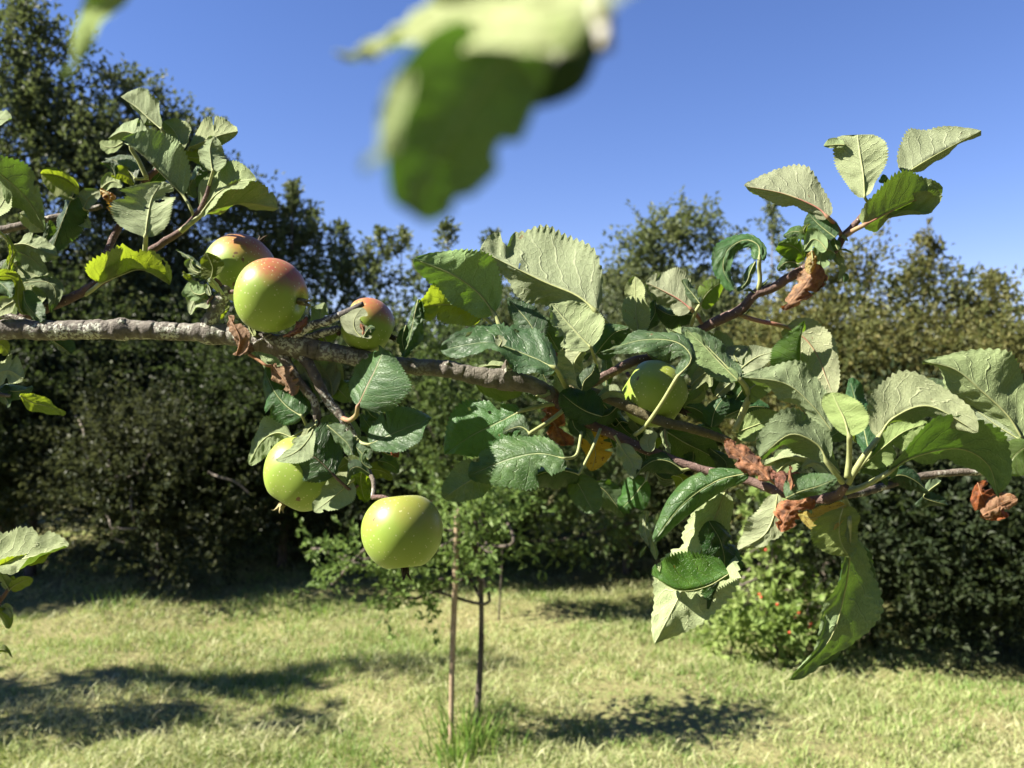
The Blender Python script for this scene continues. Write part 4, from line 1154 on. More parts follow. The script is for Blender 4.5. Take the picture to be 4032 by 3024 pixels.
L([(1645, 1180), (1630, 1250), (1615, 1320), (1590, 1408)], (46, 0, 0.2), (-46, 5, 0.3), 't', -40, curl=(1.2, 1.4), wrinkle=0.03, tint=(0.7, 0.9, 0.7))
L([(1600, 1280), (1585, 1330), (1590, 1370), (1605, 1405)], (30, 0, 0.5), (-25, 0, 0.5), 't', -10, tint=(0.5, 0.6, 0.5))
L([(2190, 1452), (2080, 1400), (1920, 1350), (1735, 1378)], (35, -112, 0.5), (-20, 42, -1.0), 't', -160, pet=[(2240, 1545, 120), (2215, 1500, 60)], rp=9, W=120, holes=((-0.55, 0.8, 0.12, 0.02), (-0.7, 0.42, 0.08, 0.02)), tint=(0.85, 0.95, 1.0))
L([(2190, 1465), (2150, 1440), (2110, 1420), (2060, 1440)], (15, -35, 0.5), (-5, 22, 0.5), 'u', -175, mat='leaf_lime', W=45)
L([(1965, 1365), (1975, 1345), (1970, 1335), (1965, 1318)], (22, 5, 0.3), (-20, -5, 0.3), 'u', -190, curl=(0.8, 0.8), W=28)
L([(2120, 1345), (2090, 1280), (2050, 1230), (1998, 1173)], (58, -28, 0.4), (-32, 40, 0.4), 't', -70, tint=(0.7, 0.8, 0.85))
L([(2200, 1380), (2170, 1330), (2150, 1290), (2140, 1240)], (48, -5, 0.4), (-48, 20, 0.4), 't', -40)
L([(2327, 1370), (2270, 1310), (2225, 1260), (2172, 1198)], (92, -55, 0.5), (-55, 50, -0.6), 'u', -120, pet=[(2350, 1440, 50)], W=115)
L([(2345, 1395), (2380, 1350), (2420, 1310), (2478, 1290)], (-40, -40, 0.4), (35, 50, 0.5), 't', -130, tint=(0.75, 0.9, 0.7), holes=((0.4, 0.5, 0.15, 0.04),))
L([(2300, 1372), (2262, 1430), (2270, 1490), (2292, 1538)], (-68, -10, 0.5), (30, 0, 0.5), 'u', -110, wrinkle=0.02, W=78, tint=(1.1, 1.1, 1.05))
L([(2290, 1535), (2300, 1500), (2330, 1470), (2345, 1432)], (-32, -18, 0.4), (36, 18, 0.3), 't', -190, tint=(0.6, 0.75, 0.6))
L([(2160, 1395), (2175, 1410), (2180, 1380), (2168, 1368)], (18, 0, 0.4), (-14, 0, 0.4), 't', -130, mat='leaf_dead', wrinkle=0.06, curl=(1.2, 1.2))
L([(2668, 1482), (2722, 1410), (2660, 1345), (2520, 1340), (2352, 1390)], [(45, 10, 0.6), (30, -42, 0.5), (0, -48, 0.6), (0, -30, 0.6)], [(-45, -30, 0.2), (-25, 70, 0.0), (0, 65, -0.2), (0, 32, 0.0)], 't', -230, pet=[(2500, 1712, 150), (2540, 1680, 90), (2608, 1583, 20)], rp=7.5, W=85)
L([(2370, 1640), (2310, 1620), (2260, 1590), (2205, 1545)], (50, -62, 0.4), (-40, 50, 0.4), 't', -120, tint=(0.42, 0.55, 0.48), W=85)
L([(2240, 1560), (2222, 1530), (2200, 1500), (2190, 1470)], (26, -10, 0.4), (-20, 12, 0.4), 'u', -60)
L([(2052, 1618), (1950, 1670), (1850, 1720), (1750, 1790)], [(-20, -55, 0.2), (-70, -110, 0.0), (-70, -95, 0.1)], [(40, 55, -0.3), (40, 75, -0.3), (20, 40, -0.3)], 't', -60, pet=[(2200, 1588, 50), (2130, 1598, 30)], rp=8, W=135, holes=((-0.75, 0.5, 0.08, 0.015), (-0.5, 0.32, 0.06, 0.02)), tint=(0.95, 1.15, 0.8), notch=((0, 0.22, 0.03, 0.5),))
L([(2224, 1805), (2120, 1786), (2000, 1810), (1844, 1873)], [(-5, -75, 0.3), (-40, -85, 0.3), (-60, -80, -0.4)], [(30, 60, -0.5), (40, 100, -0.4), (25, 90, 0.5)], 't', -200, W=125, pet=[(2290, 1700, 90), (2270, 1790, 20)], curl=(0.55, 0.5), notch=((1, 0.32, 0.06, 0.5),), tint=(0.9, 1.05, 0.95))
L([(2084, 1707), (2070, 1690), (2040, 1680), (1980, 1700)], (5, -40, 0.3), (-10, 30, 0.3), 't', -120, pet=[(2225, 1610, 60), (2160, 1660, 20)], rp=8)
L([(1975, 1848), (1900, 1870), (1830, 1905), (1745, 1963)], (-45, -58, 0.2), (30, 52, 0.4), 'u', -120, tint=(0.62, 0.75, 0.68), W=80)
L([(2280, 1865), (2200, 1850), (2120, 1868), (2040, 1918)], (-5, -18, 0.5), (20, 85, 0.5), 't', -210, tint=(0.5, 0.62, 0.5), pet=[(2364, 1689, 120), (2330, 1770, 50)], W=90, mat='leaf')
L([(2255, 1875), (2285, 1920), (2310, 1970), (2342, 2022)], (55, -25, -0.2), (-42, 22, -0.3), 't', -180, W=66)
L([(2325, 1690), (2335, 1740), (2345, 1790), (2330, 1855)], (-38, 5, 0.5), (62, 0, 0.2), 'u', -10, mat='leaf_yellow', label='yellowing leaf hanging behind the green ones')
L([(2205, 1560, 20), (2170, 1610), (2190, 1680), (2230, 1755)], (-50, 12, 0.5), (60, 0, 0.4), 't', -30, mat='leaf_dead', curl=(0.9, 0.9), wrinkle=0.045, W=80, prof=(0.25, 0.3), label='crumpled orange brown withered leaf under the fork')
L([(1872, 1512), (1930, 1525), (2000, 1540), (2060, 1540)], (5, -20, 0.4), (-2, 34, 0.5), 'u', 30, tint=(0.7, 0.75, 0.5))
L([(2000, 1448), (1960, 1440), (1920, 1440), (1880, 1450)], (0, -14, 0.5), (0, 14, 0.5), 'u', 80)
L([(2250, 1640), (2262, 1680), (2280, 1700), (2300, 1725)], (28, -14, 0.4), (-20, 20, 0.4), 't', -60, tint=(0.65, 0.8, 0.7))
L([(2290, 1650), (2300, 1690), (2318, 1720), (2338, 1752)], (18, -8, 0.4), (-16, 10, 0.4), 'u', -50, tint=(0.8, 0.9, 0.8))
L([(2110, 1560), (2140, 1555), (2165, 1545), (2152, 1535)], (5, -8, 0.4), (0, 8, 0.4), 'u', -30, curl=(1, 1))
L([(2460, 1560), (2420, 1540), (2380, 1550), (2340, 1580)], (0, -20, 0.4), (0, 20, 0.4), 'u', -40)
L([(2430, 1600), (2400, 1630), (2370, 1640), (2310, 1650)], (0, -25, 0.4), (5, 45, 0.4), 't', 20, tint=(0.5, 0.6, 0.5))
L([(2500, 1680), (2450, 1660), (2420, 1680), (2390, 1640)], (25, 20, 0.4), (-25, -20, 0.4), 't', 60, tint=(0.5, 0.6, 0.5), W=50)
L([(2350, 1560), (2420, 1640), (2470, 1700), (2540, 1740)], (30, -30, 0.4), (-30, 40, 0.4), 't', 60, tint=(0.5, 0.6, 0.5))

# ---- leaves along the upper right shoot
L([(2515, 1308), (2505, 1240), (2502, 1170), (2500, 1088)], (-44, 0, 0.4), (48, 10, -0.5), 'u', 90, pet=[(2560, 1400, 40), (2530, 1350, 10)], W=60, tint=(1.08, 1.05, 1.0), teeth=0.7)
L([(2721, 1218), (2670, 1178), (2610, 1145), (2543, 1112)], (40, -78, 0.6), (-10, 42, 0.8), 'u', 90, pet=[(2772, 1288, 10), (2750, 1250, 5)], stalk='stalk_red', rp=8, W=90)
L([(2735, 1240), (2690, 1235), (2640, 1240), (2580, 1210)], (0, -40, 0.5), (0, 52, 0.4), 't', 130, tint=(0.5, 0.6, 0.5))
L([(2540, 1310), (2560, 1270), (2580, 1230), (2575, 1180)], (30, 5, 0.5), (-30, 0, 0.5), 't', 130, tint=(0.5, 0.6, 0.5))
L([(2757, 1198), (2780, 1160), (2810, 1130), (2852, 1106)], (-25, -28, 0.2), (28, 42, 0.2), 't', 40, pet=[(2722, 1280, 60), (2735, 1235, 20)], rp=7, mat='leaf_lime', tint=(0.8, 0.95, 0.8))
L([(2757, 1195), (2730, 1160), (2705, 1130), (2688, 1100)], (18, -20, 0.5), (-12, 14, 0.5), 't', 50)
L([(2990, 1025), (2985, 965), (2930, 945), (2865, 985), (2848, 1060), (2890, 1140)], [(34, 20, 0.3), (18, -40, 0.3), (-36, -26, 0.3), (-38, 0, 0.3), (-25, 25, 0.3)], [(-40, 0, 0.3), (-5, 36, 0.3), (30, 18, 0.3), (32, 0, 0.3), (22, -15, 0.3)], 't', 30,
  pet=[(2975, 1160, 40), (2992, 1110, 20), (2990, 1060, 5)], rp=8, W=48, prof=(0.3, 0.3), tint=(0.8, 0.9, 0.75))
L([(2975, 1030), (2955, 1070), (2940, 1110), (2905, 1148)], (16, 5, 0.5), (-16, -5, 0.5), 't', 50, tint=(0.7, 0.8, 0.6))
L([(2980, 1148), (2995, 1130), (3012, 1115), (3026, 1098)], (6, 4, 0.4), (-6, -4, 0.4), 't', 60, rp=3)
L([(2972, 1152), (2955, 1142), (2940, 1142), (2928, 1146)], (0, -7, 0.4), (0, 6, 0.4), 't', 60, rp=3)
L([(2925, 1240), (2945, 1225), (2960, 1222), (2978, 1228)], (0, -7, 0.4), (0, 6, 0.4), 't', 60, rp=3)
L([(2772, 1270), (2770, 1250), (2765, 1235), (2758, 1222)], (7, 0, 0.4), (-7, 0, 0.4), 'u', 80, rp=3)
L([(3095, 1288), (3165, 1330), (3218, 1400), (3250, 1480), (3282, 1562)], [(55, -65, 0.2), (55, -50, -0.2), (45, -25, -0.2)], [(-40, 30, 0.3), (-72, 40, 0.4), (-70, 20, 0.4)], 'u', 40, pet=[(2905, 1238, 50), (2983, 1262, 40), (3051, 1276, 20)], stalk='stalk_red', rp=8, W=95, tint=(1.1, 1.08, 0.98), prof=(0.35, 0.4))
L([(3150, 1460), (3152, 1400), (3155, 1330), (3169, 1262)], (-105, 15, 0.3), (12, 10, 0.6), 't', 0, mat='leaf_lime', tint=(0.55, 0.8, 0.65), W=110, prof=(0.35, 0.9))
L([(2900, 1468), (2950, 1425), (3000, 1398), (3062, 1385)], (-20, -35, 0.5), (20, 30, -0.2), 'u', 60)
L([(2905, 1425), (2890, 1395), (2905, 1375), (2942, 1360)], (-25, -10, 0.4), (25, 25, 0.0), 'u', 90)
L([(2911, 1492), (2840, 1420), (2770, 1350), (2688, 1284)], (42, -32, 0.4), (-40, 38, 0.2), 't', -120, pet=[(2895, 1690, 40), (2945, 1580, 20), (2940, 1530, 0)], stalk='stalk', rp=11, W=72)
L([(2905, 1500), (2830, 1425), (2760, 1350), (2700, 1300)], (10, -8, 0.4), (-46, 38, 0.0), 'u', -132, W=62, tint=(0.75, 0.8, 0.72))
L([(3275, 1698), (3200, 1600), (3090, 1510), (2920, 1484)], [(40, -70, 0.2), (45, -85, 0.3), (30, -60, 0.5)], [(-20, 30, 0.5), (-12, 25, 0.7), (0, 12, 0.7)], 'u', -420, clean=True, lit=0.2, W=110, tint=(0.85, 0.88, 0.82))
L([(2942, 1572), (2950, 1535), (2985, 1510), (3040, 1500)], (-32, -35, 0.3), (30, 38, -0.6), 'u', -110, mat='leaf_lime', pet=[(2895, 1700, 40), (2920, 1630, 20)], rp=10, W=55, tint=(0.8, 0.85, 0.7))
L([(2850, 1640), (2910, 1615), (2970, 1600), (3030, 1605)], (-10, -52, 0.4), (5, 30, 0.5), 't', 30, tint=(0.55, 0.7, 0.75))
L([(2895, 1705), (2960, 1680), (3030, 1655), (3096, 1648)], (-12, -48, -0.4), (10, 52, 0.3), 'u', -60, tint=(0.75, 0.85, 0.55))
L([(2800, 1680), (2810, 1630), (2830, 1590), (2860, 1555)], (-35, -10, 0.4), (42, 10, 0.4), 't', 10, tint=(0.6, 0.75, 0.85))
L([(2775, 1540), (2760, 1480), (2740, 1420), (2720, 1365)], (38, -12, 0.4), (-30, 12, 0.4), 'u', 60, tint=(0.9, 0.95, 0.8))
L([(2720, 1520), (2760, 1480), (2790, 1470), (2805, 1520)], (0, -28, 0.4), (-5, 36, 0.4), 'u', 20, curl=(0.9, 0.9), tint=(0.9, 0.92, 0.85))
L([(2880, 1430), (2860, 1390), (2850, 1350), (2820, 1300)], (30, -10, 0.4), (-28, 10, 0.4), 'u', 110, tint=(0.95, 1, 0.8))
L([(2840, 1390), (2790, 1350), (2720, 1330), (2620, 1290)], (10, -28, 0.4), (0, 28, 0.4), 'u', 150, tint=(0.9, 0.95, 0.85))
L([(2820, 1560), (2850, 1530), (2880, 1500), (2870, 1470)], (15, 15, 0.4), (-15, -12, 0.4), 'u', 30)
L([(2700, 1600), (2740, 1610), (2780, 1640), (2800, 1680)], (20, -25, 0.4), (-15, 30, 0.4), 't', 60, tint=(0.6, 0.75, 0.6))
L([(2720, 1700), (2760, 1680), (2800, 1690), (2860, 1740)], (10, -25, 0.4), (-10, 30, 0.4), 't', 60, tint=(0.7, 0.85, 0.8))
L([(3262, 858), (3205, 812), (3080, 762), (2929, 732)], [(60, -40, 0.4), (50, -115, 0.7), (10, -75, 0.7)], (0, 10, 1.0), 'u', 0, clean=True, pet=[(3314, 929, 10), (3292, 890, 5)], stalk='stalk_red', rp=8, W=130)
L([(3405, 778), (3400, 690), (3388, 610), (3376, 530)], [(-45, 5, 0.4), (-75, 0, 0.4), (-75, -10, 0.4)], [(45, -15, 0.2), (85, -5, 0.4), (90, -10, 0.2)], 'u', -20, clean=True, pet=[(3430, 815, 15)], W=95, prof=(0.4, 0.25), tint=(0.92, 0.95, 0.85))
L([(3325, 572), (3300, 570), (3275, 572), (3243, 574)], (5, -28, 0.4), (0, 10, 0.4), 'u', 10)
L([(3561, 688), (3640, 638), (3740, 580), (3864, 514)], [(-40, -70, 0.6), (-60, -95, 0.6), (-45, -60, 0.6)], (10, 8, 1.0), 'u', 0, clean=True, pet=[(3480, 775, 0), (3525, 720, 0)], rp=8, W=125)
L([(3400, 888), (3500, 835), (3600, 790), (3711, 757)], [(-45, -80, 0.1), (-40, -120, -0.3), (-10, -90, 0.3)], (20, 15, 0.9), 'u', -60, clean=True, lit=-0.2, pet=[(3322, 932, 70), (3365, 905, 20)], stalk='stalk_red', rp=9, W=125, tint=(0.8, 0.85, 0.72))
L([(3410, 888), (3490, 860), (3580, 845), (3666, 838)], [(20, -40, -0.6), (30, -75, -0.8), (60, -85, -0.5)], (4, 6, -0.8), 'u', -20, W=95, tint=(0.9, 1.0, 0.7), prof=(0.5, 0.35))
L([(3488, 690), (3490, 700), (3480, 712), (3465, 720)], (12, 8, 0.4), (-12, -14, 0.4), 't', 10)
L([(3290, 935), (3250, 905), (3215, 875), (3183, 840)], (42, -32, 0.4), (-42, 38, 0.4), 't', -20, tint=(0.85, 1.0, 0.95))
L([(3185, 935), (3155, 915), (3120, 912), (3084, 930)], (0, -26, 0.4), (0, 26, 0.4), 't', 20)
L([(3170, 1022), (3145, 985), (3110, 965), (3063, 962)], (22, -35, 0.2), (-35, 35, 0.2), 't', -10, mat='leaf_lime', tint=(0.62, 0.8, 0.6))
L([(3146, 1040), (3120, 1030), (3090, 1035), (3060, 1062)], (-5, -22, 0.4), (8, 24, 0.4), 't', 0)
L([(3255, 985), (3225, 950), (3195, 945), (3165, 985)], (0, -36, 0.5), (0, 30, 0.5), 'u', -45, curl=(1.2, 1.2), tint=(0.8, 0.95, 0.85), W=55)
L([(3290, 1000), (3265, 985), (3235, 1000), (3225, 1055)], (-15, -25, 0.5), (25, 36, 0.5), 'u', -35, curl=(1.1, 1.1), tint=(0.8, 0.95, 0.85), W=52)
L([(3300, 985), (3290, 960), (3285, 945), (3275, 930)], (18, 0, 0.4), (-18, 5, 0.4), 't', -30)
L([(3180, 930), (3165, 910), (3175, 890), (3190, 880)], (14, 4, 0.4), (-16, 0, 0.4), 't', -30, mat='leaf_lime', tint=(0.8, 0.85, 0.7))
L([(3196, 985), (3200, 1015), (3195, 1040), (3185, 1080)], (28, 0, 0.3), (-26, 0, 0.3), 't', -85, mat='leaf_yellow', curl=(1.2, 1.2), wrinkle=0.03, label='yellow top of a withered leaf below the shoot tip')
L([(3220, 1040), (3195, 1090), (3150, 1150), (3084, 1222)], (60, 15, 0.4), (-48, -20, 0.3), 't', -70, mat='leaf_dead', curl=(1.1, 1.0), wrinkle=0.03, W=72, prof=(0.3, 0.6), label='hanging red brown withered leaf on the upper right shoot')
L([(3235, 1060), (3245, 1090), (3235, 1120), (3215, 1150)], (28, 0, 0.3), (-25, 0, 0.3), 't', -40, mat='leaf_dead', curl=(1.0, 1.0), wrinkle=0.04, tint=(0.6, 0.6, 0.6))
L([(3295, 1000), (3312, 1030), (3318, 1065), (3302, 1105)], (12, 0, 0.3), (-12, 0, 0.3), 'u', 0, curl=(0.9, 0.9), tint=(1.05, 1.0, 0.85), W=18)
L([(3310, 1070), (3325, 1080), (3332, 1095), (3325, 1112)], (12, 0, 0.4), (-10, 0, 0.4), 't', 5)
L([(3300, 980), (3330, 982), (3345, 988), (3360, 996)], (0, -6, 0.4), (0, 5, 0.4), 't', 0, rp=3)
L([(3312, 935), (3320, 930), (3330, 938), (3338, 950)], (3, -6, 0.4), (-3, 5, 0.4), 'u', -20, rp=3)

# ---- the rosette at the right
ZR = -560
L([(3255, 1818), (3215, 1750), (3110, 1712), (2992, 1800)], [(50, -50, 0.3), (15, -82, 0.5), (-55, -55, 0.6)], [(-40, 20, 0.7), (-10, 45, 0.9), (20, 30, 0.9)], 'u', ZR - 20, clean=True, pet=[(3318, 1900, 30), (3290, 1865, 10)], rp=10, W=125, tint=(0.62, 0.75, 0.6), curl=(0.5, 0.2))
L([(3344, 1718), (3325, 1650), (3300, 1600), (3275, 1545)], (-42, 8, 0.4), (78, 5, -0.2), 'u', ZR - 60, clean=True, pet=[(3335, 1880, 30), (3344, 1800, 10)], rp=10, W=80, tint=(0.85, 0.95, 0.7), prof=(0.6, 0.45))
L([(3458, 1725), (3520, 1645), (3660, 1600), (3850, 1702)], [(-62, -55, 0.3), (-40, -125, 0.4), (60, -85, 0.3)], [(30, 20, 0.7), (10, 35, 0.9), (-10, 25, 0.8)], 'u', ZR - 30, clean=True, pet=[(3340, 1905, 50), (3365, 1855, 30), (3410, 1785, 10)], rp=14, W=150, tint=(1.0, 1.0, 0.88), curl=(0.4, 0.3))
L([(3490, 1866), (3590, 1800), (3770, 1765), (3890, 1830), (3930, 1960)], [(-30, -130, -0.5), (10, -135, -0.5), (95, -95, -0.4), (70, 0, 0)], [(30, 25, 0.6), (0, 35, 0.8), (-40, 15, 0.8), (-40, 0, 0.5)], 'u', ZR + 20, clean=True, lit=-0.3, pet=[(3325, 1940, 20), (3400, 1915, 10)], rp=11, W=150, tint=(0.5, 0.64, 0.46))
L([(3425, 1790), (3400, 1680), (3370, 1580), (3345, 1490)], (62, -20, 0.5), (-28, 15, 0.5), 't', ZR + 140, tint=(0.65, 0.8, 0.85), pet=[(3340, 1900, -60)], W=85)
L([(3400, 1830), (3480, 1760), (3560, 1700), (3666, 1662)], (-20, -30, 0.3), (30, 50, 0.4), 'u', ZR + 100, tint=(0.7, 0.9, 0.45))
L([(3060, 1860), (3090, 1830), (3130, 1810), (3170, 1800)], (-20, -40, 0.4), (20, 30, 0.2), 'u', ZR + 90)
L([(3275, 1880), (3240, 1840), (3200, 1822), (3155, 1840)], (5, -22, 0.6), (0, 22, 0.6), 'u', ZR + 30, curl=(0.8, 0.8))
L([(3285, 1850), (3200, 1810), (3100, 1800), (3010, 1830)], (0, -22, 0.6), (0, 15, 0.6), 'u', ZR + 60)
L([(3094, 1960), (3150, 1935), (3220, 1915), (3296, 1884)], (-22, -55, 0.5), (15, 30, 0.3), 't', ZR - 40, W=66, tint=(1.0, 1.15, 1.0))
L([(3032, 1890), (2980, 1840), (2920, 1790), (2853, 1733)], (38, -30, 0.4), (-32, 30, 0.3), 't', -360, mat='leaf_dead', wrinkle=0.02, W=58, pet=[(3080, 1925, 10)], label='red brown dead leaf pointing up beside the rosette', tint=(1.05, 1.05, 1.05))
L([(3160, 1870), (3120, 1880), (3080, 1865), (3032, 1858)], (5, -18, 0.4), (-10, 60, 0.3), 't', ZR + 30, mat='leaf_dead', wrinkle=0.03, W=60, tint=(1.1, 1.05, 1.0))
L([(3115, 1930), (3120, 1900), (3112, 1870), (3112, 1830)], (10, 0, 0.4), (-10, 0, 0.4), 't', ZR - 20, mat='leaf_dead', rp=4)
L([(3190, 1960), (3140, 1990), (3100, 2030), (3075, 2095)], (52, 18, 0.4), (-42, -20, 0.3), 't', ZR + 80, mat='leaf_dead', wrinkle=0.04, tint=(1.2, 1.1, 1.0), label='orange brown dead leaf under the rosette')
L([(3330, 1990), (3260, 2020), (3200, 2040), (3140, 2020)], (-10, -24, 0.2), (10, 62, 0.2), 'u', ZR + 60, mat='leaf_yellow', W=68, label='yellow leaf hanging under the rosette')
L([(3318, 2000), (3305, 2060), (3310, 2130), (3345, 2195)], (-98, 10, 0.4), (75, -25, 0.3), 'u', ZR + 30, lit=-0.1, tint=(0.75, 0.8, 0.4), W=105)
L([(3345, 2050), (3345, 2180), (3325, 2330), (3265, 2520), (3108, 2678)], [(70, -5, 0.3), (125, 0, 0.4), (115, 20, 0.4), (70, 30, 0.4)], [(-35, 5, 0.1), (-60, 5, 0.05), (-60, 0, 0.05), (-25, 0, 0.1)], 'u', ZR + 70, clean=True, lit=-0.4, W=140, tint=(0.66, 0.76, 0.62), pet=[(3325, 1960, -20), (3340, 2000, 0)], rp=9, prof=(0.5, 0.55), curl=(0.4, 0.3), holes=((0.75, 0.55, 0.08, 0.012),))  # long hanging leaf: its tint darkens the blade in place of a cast shadow
L([(3350, 2100), (3400, 2250), (3390, 2400), (3320, 2530), (3180, 2640)], (60, 10, 0.5), (-50, -5, 0.4), 't', ZR + 220, tint=(0.55, 0.65, 0.6), W=100)
L([(3062, 1945), (3045, 2040), (3005, 2110), (2908, 2165)], [(-40, -5, 0.4), (-68, -5, 0.4), (-45, -20, 0.4)], [(30, 5, -0.3), (48, 15, 0.4), (20, 25, 0.4)], 'u', ZR + 120, W=78, tint=(1.05, 1.05, 0.98))
# ---- right edge
L([(4022, 1728), (3965, 1635), (3870, 1545), (3760, 1455), (3631, 1421)], [(90, -80, 0.3), (110, -120, 0.2), (110, -110, 0.3), (40, -50, 0.4)], [(-30, 20, 0.6), (-25, 20, 0.7), (-30, 30, 0.6), (-10, 8, 0.5)], 'u', -260, clean=True, lit=0.15, W=165, rp=11, tint=(0.8, 0.88, 0.78), curl=(0.35, 0.3))
L([(4020, 1735), (3930, 1680), (3850, 1620), (3772, 1572)], (62, -55, 0.4), (-30, 30, 0.3), 'u', -220, W=85, pet=[(4060, 1760, 0)])
L([(3790, 1580), (3740, 1560), (3700, 1530), (3650, 1492)], (40, -28, 0.4), (-30, 28, 0.4), 't', -180)
L([(4090, 1745), (4040, 1760), (3990, 1800), (3960, 1862)], (-40, -28, 0.3), (60, 60, -0.4), 't', -330, mat='leaf_lime', tint=(0.8, 1.0, 0.9), W=90)
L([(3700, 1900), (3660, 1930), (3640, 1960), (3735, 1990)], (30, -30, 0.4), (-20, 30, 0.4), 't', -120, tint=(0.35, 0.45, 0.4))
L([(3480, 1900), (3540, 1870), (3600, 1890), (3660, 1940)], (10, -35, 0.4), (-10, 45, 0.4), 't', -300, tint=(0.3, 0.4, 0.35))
L([(3850, 1900), (3870, 1960), (3910, 2010), (3960, 2040)], (50, -30, 0.2), (-38, 28, 0.4), 't', -200, mat='leaf_dead', wrinkle=0.03, curl=(0.8, 0.9), prof=(0.3, 0.3), tint=(0.8, 0.7, 0.7), label='dark brown withered leaf at the right edge')
L([(3870, 2030), (3920, 2000), (3960, 1980), (4005, 1960)], (-15, -35, 0.3), (15, 28, 0.2), 't', -230, mat='leaf_tan', wrinkle=0.04, curl=(0.7, 0.7), prof=(0.3, 0.3), label='tan curled edge of a withered leaf at the right')

# ---- rolled and folded leaves below the limb
L([(2948, 1862), (2820, 1895), (2690, 1985), (2572, 2132)], [(-25, -110, 0.2), (-60, -130, 0.2), (-80, -90, 0.2)], [(30, 100, 0.2), (70, 110, 0.2), (70, 70, 0.2)], 't', -330, curl=(2.3, 2.4), W=150, wrinkle=0.012, tint=(0.85, 1.05, 0.85), prof=(0.4, 0.5))
L([(2855, 1940), (2800, 2080), (2710, 2280), (2578, 2535)], [(-60, -10, 0.5), (-85, -25, 0.5), (-72, -30, 0.4)], [(60, 20, 0.4), (150, 60, 0.4), (125, 60, 0.5)], 'u', -250, W=165, tint=(1.05, 1.05, 0.95), rp=8)
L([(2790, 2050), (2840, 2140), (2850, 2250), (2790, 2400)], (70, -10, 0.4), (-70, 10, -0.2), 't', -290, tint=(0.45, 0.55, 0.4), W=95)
L([(2870, 2260), (2780, 2310), (2670, 2325), (2565, 2265)], [(-20, -100, 0.3), (-30, -125, 0.3), (5, -70, 0.5)], [(20, 30, 0.5), (15, 28, 0.8), (-5, 20, 0.8)], 't', -345, W=120, tint=(0.95, 1.1, 0.6), curl=(-0.7, 0.6), prof=(0.4, 0.4))
L([(2545, 1888), (2520, 1920), (2490, 1960), (2440, 2010)], (-40, -38, 0.3), (38, 40, 0.2), 't', -130, pet=[(2560, 1820, 40)], tint=(0.85, 1.0, 0.7), notch=((1, 0.75, 0.1, 0.5),))
L([(2338, 1905), (2380, 1930), (2420, 1980), (2458, 2035)], (45, -35, 0.3), (-25, 40, 0.4), 't', -100, tint=(0.65, 0.75, 0.5))
L([(2690, 1850), (2630, 1815), (2570, 1815), (2505, 1862)], (0, -30, 0.4), (0, 50, 0.4), 't', -140, tint=(0.55, 0.68, 0.6), pet=[(2740, 1840, 10)])
L([(2440, 1748), (2465, 1790), (2490, 1830), (2495, 1885)], (38, -15, -0.2), (-25, 15, 0.4), 'u', -110, pet=[(2420, 1715, 30)])
L([(2560, 1780), (2550, 1745), (2560, 1715), (2545, 1690)], (30, -5, 0.4), (-25, 5, 0.4), 'u', -120, curl=(0.8, 0.8))
L([(2545, 2010), (2540, 2060), (2545, 2110), (2560, 2160)], (16, 0, 0.4), (-14, 0, 0.4), 'u', -140, wrinkle=0.02)
L([(2560, 2100), (2570, 2140), (2580, 2170), (2582, 2205)], (12, 0, 0.4), (-12, 0, 0.4), 'u', -150)
L([(2545, 2150), (2535, 2165), (2525, 2180), (2522, 2198)], (8, 0, 0.4), (-8, 0, 0.4), 't', -140, rp=4)
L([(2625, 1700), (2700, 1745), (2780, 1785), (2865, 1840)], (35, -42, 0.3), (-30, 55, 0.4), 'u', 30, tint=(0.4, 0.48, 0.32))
L([(2500, 1700), (2520, 1750), (2540, 1790), (2550, 1850)], (40, -10, 0.3), (-35, 10, 0.4), 't', 20, tint=(0.55, 0.65, 0.6))
L([(2615, 1690), (2620, 1730), (2630, 1760), (2640, 1785)], (12, 0, 0.3), (-10, 0, 0.4), 'u', -90, stalk='stalk_red', rp=8)
L([(2650, 1870), (2680, 1880), (2690, 1910), (2680, 1960)], (30, 0, 0.3), (-25, 10, 0.4), 'u', -100, mat='leaf_lime', tint=(0.9, 0.9, 0.8))
L([(2900, 1930), (2915, 1950), (2935, 1965), (2955, 1955)], (8, -12, 0.3), (-8, 10, 0.4), 'u', -260, rp=4)

# ---- the two sprays close above the lens, far out of focus
def N(pts): return [(x, y, 0) for x, y in pts]
L([(2080, 120), (1900, 350), (1750, 580), (1605, 835)], [(130, 90, 0.2), (170, 120, 0.2), (130, 110, 0.2)], [(-290, -60, 0.2), (-280, -50, 0.2), (-150, -60, 0.2)], 'u', nz, pet=[(2620, -130), (2300, -20)], mat='leaf', rp=16, W=300, lit=-0.25, tint=(0.6, 0.9, 0.5),
  prof=(0.2, 0.32), ruff=0.012, clean=True, teeth=0.4, notch=((0, 0.5, 0.06, 0.26), (0, 0.8, 0.04, 0.15)), label='large blurred green leaf hanging close above the lens')
L([(2330, -20), (2230, 130), (2150, 270), (1985, 420)], (130, 70, 0.3), (-120, -60, 0.2), 't', nz + 10, W=180, lit=0, tint=(0.3, 0.4, 0.25), ruff=0.015, clean=True)
L([(1610, 260), (1565, 400), (1520, 530), (1440, 690)], (-40, -10, 0.6), (50, 12, -0.3), 'u', nz - 40, W=65, rp=4, tint=(1.0, 1.05, 0.9))
L([(2520, -110, -40), (2200, -10, 0), (1800, 90, 50), (1350, 235, 110)], [(-30, -190, 0.6), (-60, -190, 0.6), (-60, -110, 0.6)], [(20, 190, -0.4), (30, 190, -0.5), (10, 110, -0.3)], 'u', nz - 90, mat='leaf', rp=14, W=215, clean=True, teeth=0.4, ruff=0.012, tint=(1.2, 1.15, 1.0), label='blurred pale leaf underside at the top edge')
